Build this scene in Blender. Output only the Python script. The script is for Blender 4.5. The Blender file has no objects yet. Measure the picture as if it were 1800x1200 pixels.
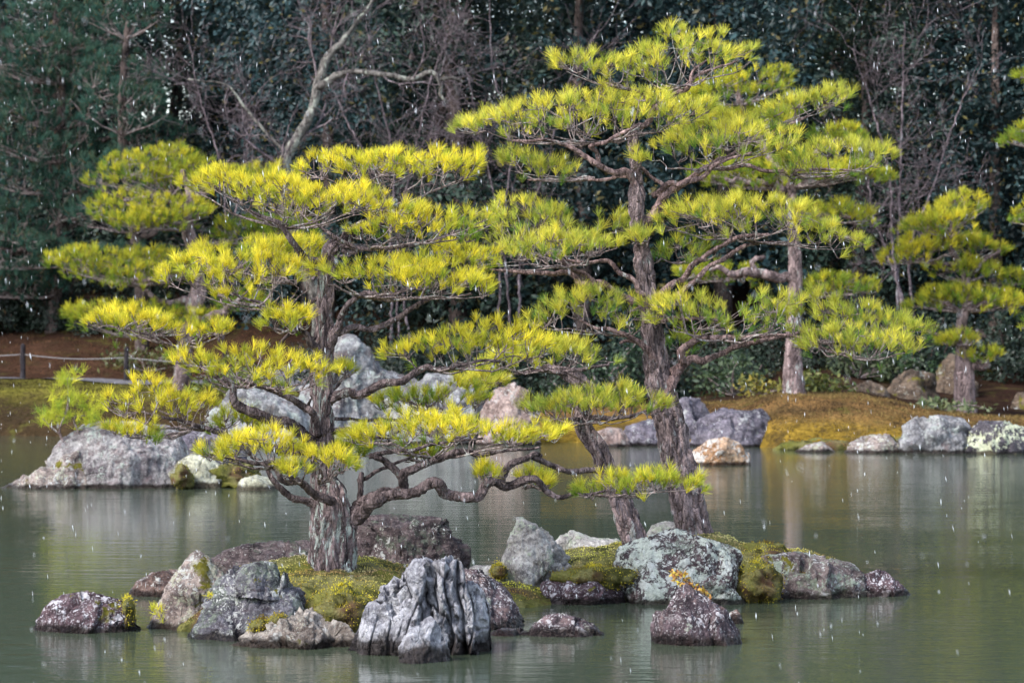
import bpy, math, random, zlib
import numpy as np

# ------------------------------------------------------------------ camera, light
SC = bpy.context.scene
COL = SC.collection
F, CAMH, YH = 5700.0, 2.3, 560.0          # focal length in photo pixels, eye height, horizon row

cam_d = bpy.data.cameras.new('camera')
cam = bpy.data.objects.new('camera', cam_d); COL.objects.link(cam)
cam.location = (0, 0, CAMH); cam.rotation_euler = (math.radians(90), 0, 0)
cam_d.sensor_width = 36.0; cam_d.lens = F / 1800.0 * 36.0
cam_d.shift_y = -(600 - YH) / 1800.0
cam_d.clip_start = 0.5; cam_d.clip_end = 600
cam_d.dof.use_dof = True; cam_d.dof.focus_distance = 25.2; cam_d.dof.aperture_fstop = 4.8
SC.camera = cam

SUN_EL, SUN_AZ = math.radians(44), math.radians(-125)   # azimuth from +Y, clockwise: behind the camera, to the left
world = bpy.data.worlds.new('World'); SC.world = world; world.use_nodes = True
wt = world.node_tree; wt.nodes.clear()
wo = wt.nodes.new('ShaderNodeOutputWorld'); wb = wt.nodes.new('ShaderNodeBackground')
sky = wt.nodes.new('ShaderNodeTexSky'); sky.sky_type = 'NISHITA'; sky.sun_disc = False
sky.sun_elevation = SUN_EL; sky.sun_rotation = SUN_AZ
sky.air_density = 1.0; sky.dust_density = 1.0; sky.ozone_density = 1.0
hs = wt.nodes.new('ShaderNodeHueSaturation'); hs.inputs['Saturation'].default_value = 0.720
wt.links.new(sky.outputs[0], hs.inputs['Color']); wt.links.new(hs.outputs[0], wb.inputs[0])
wb.inputs[1].default_value = 0.15
wt.links.new(wb.outputs[0], wo.inputs[0])

sun_d = bpy.data.lights.new('sun', 'SUN'); sun_d.energy = 1.8; sun_d.angle = math.radians(16)
sun_d.color = (1.0, 0.965, 0.91)
sun = bpy.data.objects.new('sun', sun_d); COL.objects.link(sun)
sun.rotation_euler = (math.pi / 2 - SUN_EL, 0, -SUN_AZ + math.pi)

SC.view_settings.view_transform = 'Standard'; SC.view_settings.look = 'None'
SC.view_settings.exposure = 1.58; SC.view_settings.gamma = 1.0
SC.cycles.max_bounces = 5; SC.cycles.diffuse_bounces = 2; SC.cycles.glossy_bounces = 2
SC.cycles.use_adaptive_sampling = True; SC.cycles.adaptive_threshold = 0.02
SC.cycles.transmission_bounces = 4; SC.cycles.transparent_max_bounces = 4
SC.cycles.caustics_reflective = False; SC.cycles.caustics_refractive = False
SC.render.use_persistent_data = False

rng = np.random.default_rng(7)
random.seed(7)

# ------------------------------------------------------------------ helpers
def P(px, py, D):
    return np.array([(px - 900.0) / F * D, D, CAMH - (py - YH) / F * D])
def DW(py):                       # distance of the water surface seen in photo row py
    return F * CAMH / (py - YH)

def mesh_np(name, V, Fc, smooth=True):
    V = np.asarray(V, np.float32); Fc = np.asarray(Fc, np.int32)
    me = bpy.data.meshes.new(name)
    k = Fc.shape[1]; n = len(Fc)
    me.vertices.add(len(V)); me.vertices.foreach_set('co', V.ravel())
    me.loops.add(n * k); me.loops.foreach_set('vertex_index', Fc.ravel())
    me.polygons.add(n)
    me.polygons.foreach_set('loop_start', np.arange(0, n * k, k, dtype=np.int32))
    me.polygons.foreach_set('loop_total', np.full(n, k, np.int32))
    me.polygons.foreach_set('use_smooth', np.full(n, smooth, bool))
    me.update(calc_edges=True)
    return me

def add_obj(name, me, mat=None, parent=None, loc=None):
    o = bpy.data.objects.new(name, me); COL.objects.link(o)
    if mat is not None and me is not None and not me.materials: me.materials.append(mat)
    if loc is not None: o.location = loc
    if parent is not None: o.parent = parent
    return o
def tag(o, label=None, cat=None, group=None, kind=None):
    if label: o['label'] = label
    if cat: o['category'] = cat
    if group: o['group'] = group
    if kind: o['kind'] = kind
    return o
def empty(name, loc, label, cat, group=None):
    o = bpy.data.objects.new(name, None); COL.objects.link(o); o.location = loc
    o.empty_display_size = 0.2
    return tag(o, label, cat, group)

def _hash(ix, iy, iz, seed):
    h = (ix.astype(np.int64) * 374761393 + iy.astype(np.int64) * 668265263 + iz.astype(np.int64) * 2147483647 + seed * 1274126177) & 0xffffffff
    h = ((h ^ (h >> 13)) * 1274126177) & 0xffffffff
    h = ((h ^ (h >> 15)) * 2246822519) & 0xffffffff
    return ((h ^ (h >> 16)) & 0xffffff) / float(0x1000000)
def vnoise(p, seed=0):
    i = np.floor(p).astype(np.int64); f = p - i; f = f * f * f * (f * (f * 6 - 15) + 10)
    r = 0
    for dx in (0, 1):
        for dy in (0, 1):
            for dz in (0, 1):
                w = (f[:, 0] if dx else 1 - f[:, 0]) * (f[:, 1] if dy else 1 - f[:, 1]) * (f[:, 2] if dz else 1 - f[:, 2])
                r = r + w * _hash(i[:, 0] + dx, i[:, 1] + dy, i[:, 2] + dz, seed)
    return r * 2 - 1
def fbm(p, octv=4, seed=0, gain=0.5):
    r = 0; a = 1; s = 1
    for k in range(octv):
        r = r + a * vnoise(p * s + 17.3 * k, seed + k); a *= gain; s *= 2.03
    return r
def ridged(p, octv=4, seed=0):
    r = 0; a = 1; s = 1
    for k in range(octv):
        r = r + a * (1 - 2 * np.abs(vnoise(p * s + 9.1 * k, seed + k))); a *= 0.5; s *= 2.1
    return r
def worley(p, seed=0):
    """F1, F2, offset to nearest feature point, its random unit vector"""
    i = np.floor(p).astype(np.int64)
    n = len(p); f1 = np.full(n, 9.0); f2 = np.full(n, 9.0); off = np.zeros((n, 3)); rv = np.zeros((n, 3))
    for dx in (-1, 0, 1):
        for dy in (-1, 0, 1):
            for dz in (-1, 0, 1):
                c = i + (dx, dy, dz)
                q = np.stack([_hash(c[:, 0], c[:, 1], c[:, 2], seed + s) for s in (11, 23, 37)], 1)
                o = p - (c + q); d = np.sqrt((o * o).sum(1))
                near = d < f1
                f2 = np.where(near, f1, np.minimum(f2, d))
                f1 = np.where(near, d, f1)
                off[near] = o[near]
                rr = np.stack([_hash(c[:, 0], c[:, 1], c[:, 2], seed + s) for s in (51, 67, 79)], 1) * 2 - 1
                rv[near] = rr[near]
    return f1, f2, off, rv

def catmull(pts, step):
    pts = np.asarray(pts, float)
    q = np.vstack([2 * pts[0] - pts[1], pts, 2 * pts[-1] - pts[-2]])
    out = []
    for k in range(1, len(q) - 2):
        p0, p1, p2, p3 = q[k - 1], q[k], q[k + 1], q[k + 2]
        n = max(2, int(np.linalg.norm((p2 - p1)[:3]) / step))
        t = np.linspace(0, 1, n, endpoint=False)[:, None]
        out.append(0.5 * (2 * p1 + (p2 - p0) * t + (2 * p0 - 5 * p1 + 4 * p2 - p3) * t ** 2 + (3 * p1 - p0 - 3 * p2 + p3) * t ** 3))
    out.append(pts[-1:])
    return np.vstack(out)

def tube(path, rad, sides=8, amp=0.0, bark=0.05, seed=0, stretch=3.0, flute=0.0):
    """one swept tube with a bark relief; path (n,3), rad (n,)"""
    path = np.asarray(path, float); rad = np.asarray(rad, float); n = len(path)
    t = np.gradient(path, axis=0); t /= np.linalg.norm(t, axis=1)[:, None] + 1e-9
    ref = np.array([0.0, 1.0, 0.0]) if abs(t[0, 1]) < 0.8 else np.array([1.0, 0, 0])
    N = np.zeros((n, 3)); v = ref - t[0] * ref.dot(t[0]); v /= np.linalg.norm(v)
    for k in range(n):
        v = v - t[k] * v.dot(t[k]); v /= np.linalg.norm(v) + 1e-9; N[k] = v
    B = np.cross(t, N)
    L = np.concatenate([[0], np.cumsum(np.linalg.norm(np.diff(path, axis=0), axis=1))])
    a = np.arange(sides) / sides * 2 * math.pi
    ca, sa = np.cos(a), np.sin(a)
    R = np.repeat(rad[:, None], sides, 1)
    if np.max(amp) > 0:
        q = np.stack([(ca[None] * rad[:, None]) / bark, (sa[None] * rad[:, None]) / bark, np.repeat(L[:, None] / (bark * stretch), sides, 1)], 2).reshape(-1, 3)
        wob = np.stack([fbm(q * 0.7, 2, seed + 5), fbm(q * 0.7 + 31, 2, seed + 6), fbm(q * .7 + 77, 2, seed + 7)], 1)
        f1, f2, _, _ = worley(q + wob * 0.45, seed)
        plate = np.clip((f2 - f1) * 3.0, 0, 1).reshape(n, sides)
        low = fbm(q * 0.25, 3, seed + 9).reshape(n, sides)
        R = R * (1 + 0.10 * low) + amp * (plate - 0.75) + amp * 0.4 * fbm(q * 3, 2, seed + 3).reshape(n, sides)
        if flute > 0:
            ph = fbm(np.stack([L * 1.5, L * 0 + seed, L * 0], 1), 2, seed + 1)
            R = R * (1 + flute * np.sin(a[None] * 4 + ph[:, None] * 1.5 + seed))
    V = path[:, None] + R[..., None] * (ca[None, :, None] * N[:, None] + sa[None, :, None] * B[:, None])
    V = V.reshape(-1, 3)
    i = np.arange(n - 1)[:, None] * sides; j = np.arange(sides)[None]; j2 = (j + 1) % sides
    Fq = np.stack([i + j, i + j2, i + sides + j2, i + sides + j], 2).reshape(-1, 4)
    # caps
    V = np.vstack([V, path[:1], path[-1:] + t[-1:] * rad[-1] * 0.5])
    c0, c1 = len(V) - 2, len(V) - 1
    jj = np.arange(sides); jj2 = (jj + 1) % sides
    cap0 = np.stack([jj2, jj, np.full(sides, c0), np.full(sides, c0)], 1)
    e = (n - 1) * sides
    cap1 = np.stack([e + jj, e + jj2, np.full(sides, c1), np.full(sides, c1)], 1)
    T = np.vstack([Fq[:, [0, 1, 2]], Fq[:, [0, 2, 3]], cap0[:, :3], cap1[:, :3]])
    return V, T

def multi_tube(paths, radii, sides=3):
    """many thin tubes at once; paths (N,K,3), radii (N,K)"""
    Nn, K, _ = paths.shape
    t = np.gradient(paths, axis=1); t /= np.linalg.norm(t, axis=2, keepdims=True) + 1e-9
    ref = np.tile(np.array([0.31, 0.83, 0.46]), (Nn, K, 1))
    n1 = np.cross(t, ref); n1 /= np.linalg.norm(n1, axis=2, keepdims=True) + 1e-9
    n2 = np.cross(t, n1)
    a = np.arange(sides) / sides * 2 * math.pi
    V = paths[:, :, None] + radii[:, :, None, None] * (np.cos(a)[None, None, :, None] * n1[:, :, None] + np.sin(a)[None, None, :, None] * n2[:, :, None])
    V = V.reshape(-1, 3)
    base = (np.arange(Nn)[:, None, None] * K + np.arange(K - 1)[None, :, None]) * sides
    j = np.arange(sides)[None, None]; j2 = (j + 1) % sides
    Q = np.stack([base + j, base + j2, base + sides + j2, base + sides + j], 3).reshape(-1, 4)
    return V, Q

def set_tint(me, cols):
    at = me.attributes.new('tint', 'FLOAT_COLOR', 'POINT')
    c = np.ones((len(cols), 4), np.float32); c[:, :3] = cols
    at.data.foreach_set('color', c.ravel())

def join(parts):
    Vs, Fs, o = [], [], 0
    for V, Fc in parts:
        Vs.append(V); Fs.append(Fc + o); o += len(V)
    return np.vstack(Vs), np.vstack(Fs)

# ------------------------------------------------------------------ node material helper
class NT:
    def __init__(self, name):
        self.m = bpy.data.materials.new(name); self.m.use_nodes = True
        self.t = self.m.node_tree; self.t.nodes.clear()
        self.out = self.n('ShaderNodeOutputMaterial')
    def n(self, typ, **kw):
        nd = self.t.nodes.new(typ)
        for k, v in kw.items(): setattr(nd, k, v)
        return nd
    def l(self, a, b): self.t.links.new(a, b)
    def noise(self, vec, scale, detail=4, rough=0.55, dist=0.0):
        nd = self.n('ShaderNodeTexNoise'); self.l(vec, nd.inputs['Vector'])
        nd.inputs['Scale'].default_value = scale; nd.inputs['Detail'].default_value = detail
        nd.inputs['Roughness'].default_value = rough; nd.inputs['Distortion'].default_value = dist
        return nd.outputs['Fac']
    def voro(self, vec, scale, feature='F1', out='Distance', rnd=1.0):
        nd = self.n('ShaderNodeTexVoronoi', feature=feature); self.l(vec, nd.inputs['Vector'])
        nd.inputs['Scale'].default_value = scale; nd.inputs['Randomness'].default_value = rnd
        return nd.outputs[out]
    def ramp(self, fac, a, b, lo=0.0, hi=1.0):
        nd = self.n('ShaderNodeMapRange', interpolation_type='SMOOTHSTEP'); self.l(fac, nd.inputs['Value'])
        nd.inputs['From Min'].default_value = a; nd.inputs['From Max'].default_value = b
        nd.inputs['To Min'].default_value = lo; nd.inputs['To Max'].default_value = hi
        return nd.outputs['Result']
    def mix(self, fac, a, b, blend='MIX'):
        nd = self.n('ShaderNodeMix', data_type='RGBA', blend_type=blend)
        for s, v in ((nd.inputs[0], fac), (nd.inputs[6], a), (nd.inputs[7], b)):
            if hasattr(v, 'is_linked'): self.l(v, s)
            elif isinstance(v, (int, float)): s.default_value = v
            else: s.default_value = (*v, 1.0)
        return nd.outputs[2]
    def math(self, op, a, b=0.0):
        nd = self.n('ShaderNodeMath', operation=op)
        for s, v in ((nd.inputs[0], a), (nd.inputs[1], b)):
            if hasattr(v, 'is_linked'): self.l(v, s)
            else: s.default_value = v
        return nd.outputs[0]
    def mapping(self, vec, scale=(1, 1, 1), rot=(0, 0, 0), loc=(0, 0, 0)):
        nd = self.n('ShaderNodeMapping'); self.l(vec, nd.inputs['Vector'])
        nd.inputs['Scale'].default_value = scale; nd.inputs['Rotation'].default_value = rot; nd.inputs['Location'].default_value = loc
        return nd.outputs[0]
    def bump(self, h, strength, dist, normal=None):
        nd = self.n('ShaderNodeBump'); self.l(h, nd.inputs['Height'])
        nd.inputs['Strength'].default_value = strength; nd.inputs['Distance'].default_value = dist
        if normal is not None: self.l(normal, nd.inputs['Normal'])
        return nd.outputs[0]
    def principled(self, color, rough=0.8, normal=None, spec=0.3):
        b = self.n('ShaderNodeBsdfPrincipled')
        if hasattr(color, 'is_linked'): self.l(color, b.inputs['Base Color'])
        else: b.inputs['Base Color'].default_value = (*color, 1)
        if hasattr(rough, 'is_linked'): self.l(rough, b.inputs['Roughness'])
        else: b.inputs['Roughness'].default_value = rough
        b.inputs['Specular IOR Level'].default_value = spec
        if normal is not None: self.l(normal, b.inputs['Normal'])
        return b
    def done(self, shader):
        self.l(shader, self.out.inputs[0]); return self.m
    def objvec(self):
        tc = self.n('ShaderNodeTexCoord'); oi = self.n('ShaderNodeObjectInfo')
        add = self.n('ShaderNodeVectorMath', operation='ADD')
        mul = self.n('ShaderNodeMath', operation='MULTIPLY'); self.l(oi.outputs['Random'], mul.inputs[0]); mul.inputs[1].default_value = 37.0
        self.l(tc.outputs['Object'], add.inputs[0]); self.l(mul.outputs[0], add.inputs[1])
        return add.outputs[0]

def rock_mat(name, c1, c2, lichen=(0.33, 0.34, 0.29), lamt=0.5, lscale=5.0, pale=(0.50, 0.50, 0.48), pamt=0.5,
             green=None, gamt=0.0, moss=0.0, wet=0.07, streak=None, scale=1.0, bump=1.0):
    t = NT(name); v = t.objvec(); v = t.mapping(v, (scale,) * 3)
    geo = t.n('ShaderNodeNewGeometry')
    sep = t.n('ShaderNodeSeparateXYZ'); t.l(geo.outputs['Position'], sep.inputs[0]); z = sep.outputs[2]
    sn = t.n('ShaderNodeSeparateXYZ'); t.l(geo.outputs['Normal'], sn.inputs[0]); nz = sn.outputs[2]
    n1 = t.noise(v, 4.0, 10, 0.72, 0.4)
    col = t.mix(t.ramp(n1, 0.36, 0.62), c1, c2)
    nf = t.noise(v, 34, 6, 0.75)
    nm = t.noise(v, 15, 6, 0.7, 0.6)
    if streak is not None:
        vs = t.mapping(v, streak[0], streak[1])
        st = t.noise(vs, 7, 8, 0.7, 0.5)
        col = t.mix(t.ramp(st, 0.50, 0.62, 0, 0.7), col, streak[2])
    warp = t.n('ShaderNodeVectorMath', operation='ADD'); t.l(v, warp.inputs[0])
    wm = t.n('ShaderNodeVectorMath', operation='SCALE'); nn = t.n('ShaderNodeTexNoise'); t.l(v, nn.inputs['Vector']); nn.inputs['Scale'].default_value = 9
    nn.inputs['Detail'].default_value = 5
    t.l(nn.outputs['Color'], wm.inputs[0]); wm.inputs['Scale'].default_value = 0.16; t.l(wm.outputs[0], warp.inputs[1])
    wvec = warp.outputs[0]
    crust = t.ramp(nf, 0.40, 0.52)
    if green is not None:
        g = t.math('MULTIPLY', t.ramp(t.noise(v, 3.6, 9, 0.72), 0.63 - gamt * 0.26, 0.72 - gamt * 0.26), t.ramp(nm, 0.36, 0.56, 0.1, 0.9))
        col = t.mix(g, col, green)
    col = t.mix(0.9, col, t.mix(t.ramp(nm, 0.30, 0.66), (0.36, 0.34, 0.36), (1.45, 1.42, 1.40)), 'MULTIPLY')
    big = t.ramp(t.math('ADD', t.noise(wvec, lscale, 10, 0.75), t.math('MULTIPLY', t.math('SUBTRACT', nf, 0.5), 0.22)), 0.66 - lamt * 0.24, 0.685 - lamt * 0.24)
    col = t.mix(t.math('MULTIPLY', big, t.ramp(nm, 0.28, 0.5, 0.65, 1)), col, lichen)
    msk = t.ramp(t.noise(v, 4.6, 5, 0.6), 0.62 - pamt * 0.22, 0.70 - pamt * 0.22)
    up = t.ramp(nz, -0.2, 0.6, 0.35, 1)
    for sc_, th in ((lscale * 1.7, 0.30), (lscale * 3.6, 0.30), (lscale * 9, 0.32)):
        spots = t.ramp(t.voro(wvec, sc_), th, th - 0.07)
        col = t.mix(t.math('MULTIPLY', t.math('MULTIPLY', spots, msk), t.math('MULTIPLY', up, 0.85)), col, pale)
    spk = t.ramp(t.noise(v, 48, 6, 0.75), 0.62 - pamt * 0.06, 0.66 - pamt * 0.06)
    col = t.mix(t.math('MULTIPLY', spk, 0.75), col, pale)
    col = t.mix(0.55, col, t.mix(t.ramp(nf, 0.33, 0.66), (0.55, 0.54, 0.55), (1.3, 1.3, 1.28)), 'MULTIPLY')
    if moss > 0:
        mm = t.math('MULTIPLY', t.ramp(nz, 0.0, 0.55), t.ramp(t.noise(v, 3.9, 7, 0.65), 0.64 - moss * 0.24, 0.68 - moss * 0.24))
        mc = t.mix(t.noise(v, 22, 5), (0.035, 0.04, 0.006), (0.20, 0.17, 0.015))
        col = t.mix(mm, col, mc)
    vc = t.n('ShaderNodeTexVoronoi', feature='DISTANCE_TO_EDGE'); t.l(wvec, vc.inputs['Vector']); vc.inputs['Scale'].default_value = 3.4
    vc2 = t.n('ShaderNodeTexVoronoi', feature='DISTANCE_TO_EDGE'); t.l(wvec, vc2.inputs['Vector']); vc2.inputs['Scale'].default_value = 10
    crack = t.math('ADD', t.ramp(vc.outputs['Distance'], 0.0, 0.03), t.math('MULTIPLY', t.ramp(vc2.outputs['Distance'], 0.0, 0.05), 0.4))
    rough = 0.85
    if wet > 0:
        zz = t.math('ADD', z, t.math('MULTIPLY', t.math('SUBTRACT', t.noise(v, 6, 6, 0.65), 0.5), wet * 1.6))
        dry = t.ramp(zz, wet * 0.45, wet * 1.05)
        col = t.mix(dry, t.mix(1.0, col, (0.13, 0.11, 0.10), 'MULTIPLY'), col)
        rough = t.ramp(dry, 0, 1, 0.35, 0.85)
    h = t.math('ADD', t.math('MULTIPLY', t.noise(v, 10, 10, 0.72), 1.3), t.math('MULTIPLY', crack, 0.22))
    h = t.math('ADD', h, t.math('MULTIPLY', nf, 0.45))
    nrm = t.bump(h, 0.9 * bump, 0.055 / scale)
    return t.done(t.principled(col, rough, nrm, 0.2).outputs[0])

RM = {}
RM['purple'] = rock_mat('rock_purple', (0.045, 0.028, 0.036), (0.13, 0.085, 0.095), lamt=0.1, pamt=0.85, moss=0.10, pale=(0.60, 0.57, 0.60))
RM['rust'] = rock_mat('rock_rust', (0.07, 0.045, 0.042), (0.24, 0.165, 0.14), lamt=0.3, pamt=0.5, lichen=(0.30, 0.28, 0.27))
RM['tan'] = rock_mat('rock_tan', (0.13, 0.10, 0.09), (0.34, 0.28, 0.25), lamt=0.5, pamt=0.75, lichen=(0.36, 0.35, 0.27), moss=0.2, streak=((1, 1, 3), (0, 0.9, 0), (0.11, 0.08, 0.08)))
RM['slate'] = rock_mat('rock_slate', (0.040, 0.038, 0.050), (0.17, 0.165, 0.19), lamt=0.42, pamt=0.6, lichen=(0.27, 0.29, 0.25), green=(0.13, 0.155, 0.12), gamt=0.5, moss=0.1, streak=((1, 1, 4), (0.2, 0.5, 0), (0.05, 0.035, 0.042)))
RM['cream'] = rock_mat('rock_cream', (0.17, 0.135, 0.115), (0.50, 0.45, 0.40), lamt=0.35, pamt=0.6, lichen=(0.46, 0.42, 0.34), moss=0.3, bump=1.3)
RM['karst'] = rock_mat('rock_karst', (0.25, 0.25, 0.28), (0.50, 0.50, 0.54), lamt=0.35, lichen=(0.56, 0.55, 0.57), pamt=0.3, pale=(0.54, 0.53, 0.54), wet=0.15, bump=1.2)
RM['dark'] = rock_mat('rock_dark', (0.030, 0.022, 0.026), (0.12, 0.09, 0.092), lamt=0.12, pamt=0.3, green=(0.085, 0.105, 0.080), gamt=0.5, streak=((1, 1, 5), (0, 0.3, 0), (0.17, 0.14, 0.14)), wet=0.05)
RM['pale'] = rock_mat('rock_pale', (0.20, 0.19, 0.19), (0.46, 0.445, 0.43), lamt=0.55, lichen=(0.36, 0.39, 0.31), pamt=0.4, green=(0.085, 0.07, 0.06), gamt=0.35, wet=0.05)
RM['lichen'] = rock_mat('rock_lichen', (0.040, 0.026, 0.032), (0.12, 0.085, 0.09), lamt=0.62, lscale=3.2, lichen=(0.52, 0.55, 0.48), pamt=0.9, pale=(0.66, 0.67, 0.62), green=(0.19, 0.225, 0.185), gamt=0.55, wet=0.06)
RM['mottled'] = rock_mat('rock_mottled', (0.060, 0.045, 0.048), (0.19, 0.15, 0.145), lamt=0.45, lscale=7, lichen=(0.25, 0.29, 0.23), pamt=0.6, green=(0.15, 0.18, 0.13), gamt=0.55, moss=0.12, wet=0.08)
RM['ridge'] = rock_mat('rock_ridge', (0.032, 0.023, 0.029), (0.13, 0.095, 0.108), lamt=0.2, pamt=0.8, pale=(0.58, 0.55, 0.56), streak=((1.5, 1.5, 0.5), (0, 0.6, 0), (0.22, 0.155, 0.15)), wet=0.09)
RM['white'] = rock_mat('rock_white', (0.17, 0.145, 0.155), (0.46, 0.44, 0.435), lamt=0.42, lichen=(0.38, 0.42, 0.38), pamt=0.5, green=(0.17, 0.125, 0.13), gamt=0.45, scale=0.7, wet=0.08, bump=1.2)
RM['yellowish'] = rock_mat('rock_yellowish', (0.30, 0.30, 0.22), (0.62, 0.62, 0.48), lamt=0.3, pamt=0.3, green=(0.07, 0.055, 0.03), gamt=0.4, scale=0.7, wet=0.1)
RM['peak'] = rock_mat('rock_peak', (0.12, 0.12, 0.13), (0.38, 0.38, 0.385), lamt=0.4, lichen=(0.36, 0.39, 0.36), pamt=0.4, green=(0.12, 0.09, 0.09), gamt=0.5, scale=0.6, wet=0.08)
RM['pinkish'] = rock_mat('rock_pinkish', (0.17, 0.115, 0.10), (0.40, 0.31, 0.28), lamt=0.4, lichen=(0.38, 0.36, 0.34), pamt=0.4, green=(0.06, 0.06, 0.02), gamt=0.3, scale=0.6)
RM['orange'] = rock_mat('rock_orange', (0.26, 0.12, 0.04), (0.50, 0.34, 0.22), lamt=0.5, lichen=(0.58, 0.54, 0.50), pamt=0.6, scale=0.6)
RM['violet'] = rock_mat('rock_violet', (0.060, 0.055, 0.075), (0.20, 0.18, 0.215), lamt=0.35, lichen=(0.31, 0.30, 0.31), pamt=0.4, scale=0.6)
RM['spotted'] = rock_mat('rock_spotted', (0.035, 0.030, 0.038), (0.11, 0.10, 0.115), lamt=0.6, lscale=3.2, lichen=(0.58, 0.60, 0.42), pamt=0.4, scale=0.7)
RM['earth'] = rock_mat('rock_earth', (0.05, 0.036, 0.026), (0.17, 0.125, 0.09), lamt=0.2, pamt=0.15, moss=0.3, wet=0, scale=0.6)

# moss covered ground
def ground_mat(name, cols, scale, bumpd):
    t = NT(name); tc = t.n('ShaderNodeTexCoord'); v = tc.outputs['Object']
    c = t.mix(t.ramp(t.noise(v, scale, 6, 0.65), 0.35, 0.62), cols[0], cols[1])
    c = t.mix(t.ramp(t.noise(v, scale * 2.7, 6, 0.6), 0.48, 0.62), c, cols[2])
    c = t.mix(t.ramp(t.noise(v, scale * 0.6, 4, 0.6), 0.55, 0.68), c, cols[3])
    f = t.noise(v, scale * 22, 4, 0.7)
    c = t.mix(0.7, c, t.mix(t.ramp(f, 0.3, 0.7), (0.5, 0.5, 0.5), (1.4, 1.4, 1.4)), 'MULTIPLY')
    h = t.math('ADD', t.noise(v, scale * 5, 6, 0.7), t.math('MULTIPLY', f, 0.5))
    return t.done(t.principled(c, 0.95, t.bump(h, 0.8, bumpd), 0.1).outputs[0])
M_MOSS = ground_mat('moss_ground', ((0.10, 0.10, 0.018), (0.16, 0.145, 0.06), (0.045, 0.045, 0.012), (0.09, 0.05, 0.03)), 2.2, 0.03)
def bank_mat():
    t = NT('bank_cover'); tc = t.n('ShaderNodeTexCoord'); v = tc.outputs['Object']
    a = t.n('ShaderNodeAttribute', attribute_name='tint')
    c = t.mix(0.8, a.outputs['Color'], t.mix(t.ramp(t.noise(v, 1.1, 8, 0.7), 0.32, 0.66), (0.50, 0.48, 0.45), (1.45, 1.40, 1.30)), 'MULTIPLY')
    f = t.noise(v, 12, 5, 0.75)
    c = t.mix(0.8, c, t.mix(t.ramp(f, 0.3, 0.7), (0.40, 0.38, 0.36), (1.5, 1.45, 1.35)), 'MULTIPLY')
    c = t.mix(t.ramp(t.noise(v, 1.6, 7, 0.7), 0.50, 0.62, 0, 0.75), c, (0.050, 0.034, 0.016))
    c = t.mix(t.ramp(t.noise(v, 0.9, 6, 0.7), 0.56, 0.66, 0, 0.6), c, (0.10, 0.10, 0.02))
    h = t.math('ADD', t.noise(v, 3.5, 8, 0.7), t.math('MULTIPLY', f, 0.6))
    return t.done(t.principled(c, 0.95, t.bump(h, 0.9, 0.12), 0.05).outputs[0])
M_BANK = bank_mat()
M_PATH = ground_mat('gravel', ((0.11, 0.105, 0.115), (0.16, 0.15, 0.16), (0.09, 0.085, 0.09), (0.12, 0.11, 0.11)), 1.5, 0.02)

def attr_leaf(name, trans=0.35, rough=0.5, spec=0.2):
    t = NT(name); a = t.n('ShaderNodeAttribute', attribute_name='tint')
    b = t.principled(a.outputs['Color'], rough, None, spec)
    tr = t.n('ShaderNodeBsdfTranslucent'); t.l(a.outputs['Color'], tr.inputs['Color'])
    mx = t.n('ShaderNodeMixShader'); mx.inputs[0].default_value = trans
    t.l(b.outputs[0], mx.inputs[1]); t.l(tr.outputs[0], mx.inputs[2])
    return t.done(mx.outputs[0])
M_NEEDLE = attr_leaf('pine_needle', 0.30, 0.55, 0.15)
M_LEAF = attr_leaf('broad_leaf', 0.20, 0.48, 0.35)
M_MOSSBLADE = attr_leaf('moss_blade', 0.3, 0.9, 0.05)

def bark_mat(name, c1, c2, lich, lamt, scale=1.0, stretch=0.35, lsc=9):
    t = NT(name); v = t.objvec(); vs = t.mapping(v, (scale, scale, scale * stretch))
    n = t.noise(vs, 14, 7, 0.65, 0.5)
    c = t.mix(t.ramp(n, 0.32, 0.66), c1, c2)
    f = t.noise(v, 60 * scale, 4, 0.7)
    vw = t.n('ShaderNodeVectorMath', operation='ADD'); wn = t.n('ShaderNodeTexNoise'); t.l(vs, wn.inputs['Vector']); wn.inputs['Scale'].default_value = 12
    ws = t.n('ShaderNodeVectorMath', operation='SCALE'); t.l(wn.outputs['Color'], ws.inputs[0]); ws.inputs['Scale'].default_value = 0.07
    t.l(vs, vw.inputs[0]); t.l(ws.outputs[0], vw.inputs[1])
    pc = t.n('ShaderNodeTexVoronoi'); t.l(vw.outputs[0], pc.inputs['Vector']); pc.inputs['Scale'].default_value = 26
    pe = t.n('ShaderNodeTexVoronoi', feature='DISTANCE_TO_EDGE'); t.l(vw.outputs[0], pe.inputs['Vector']); pe.inputs['Scale'].default_value = 26
    sx = t.n('ShaderNodeSeparateColor'); t.l(pc.outputs['Color'], sx.inputs[0])
    c = t.mix(0.8, c, t.mix(sx.outputs[0], (0.55, 0.52, 0.52), (1.55, 1.5, 1.5)), 'MULTIPLY')
    edge = t.ramp(pe.outputs['Distance'], 0.0, 0.12)
    c = t.mix(0.7, c, t.mix(t.ramp(f, 0.3, 0.7), (0.5, 0.5, 0.5), (1.45, 1.42, 1.4)), 'MULTIPLY')
    l = t.math('MULTIPLY', t.ramp(t.noise(vs, lsc, 9, 0.75), 0.66 - lamt * 0.24, 0.70 - lamt * 0.24), t.ramp(f, 0.25, 0.55, 0.4, 1))
    c = t.mix(l, c, lich)
    h = t.math('ADD', t.math('ADD', n, t.math('MULTIPLY', f, 0.35)), t.math('MULTIPLY', edge, 0.6))
    return t.done(t.principled(c, 0.9, t.bump(h, 0.9, 0.022 / scale), 0.12).outputs[0])
M_BARK = bark_mat('pine_bark', (0.055, 0.043, 0.046), (0.26, 0.205, 0.205), (0.34, 0.34, 0.33), 0.36)
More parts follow.
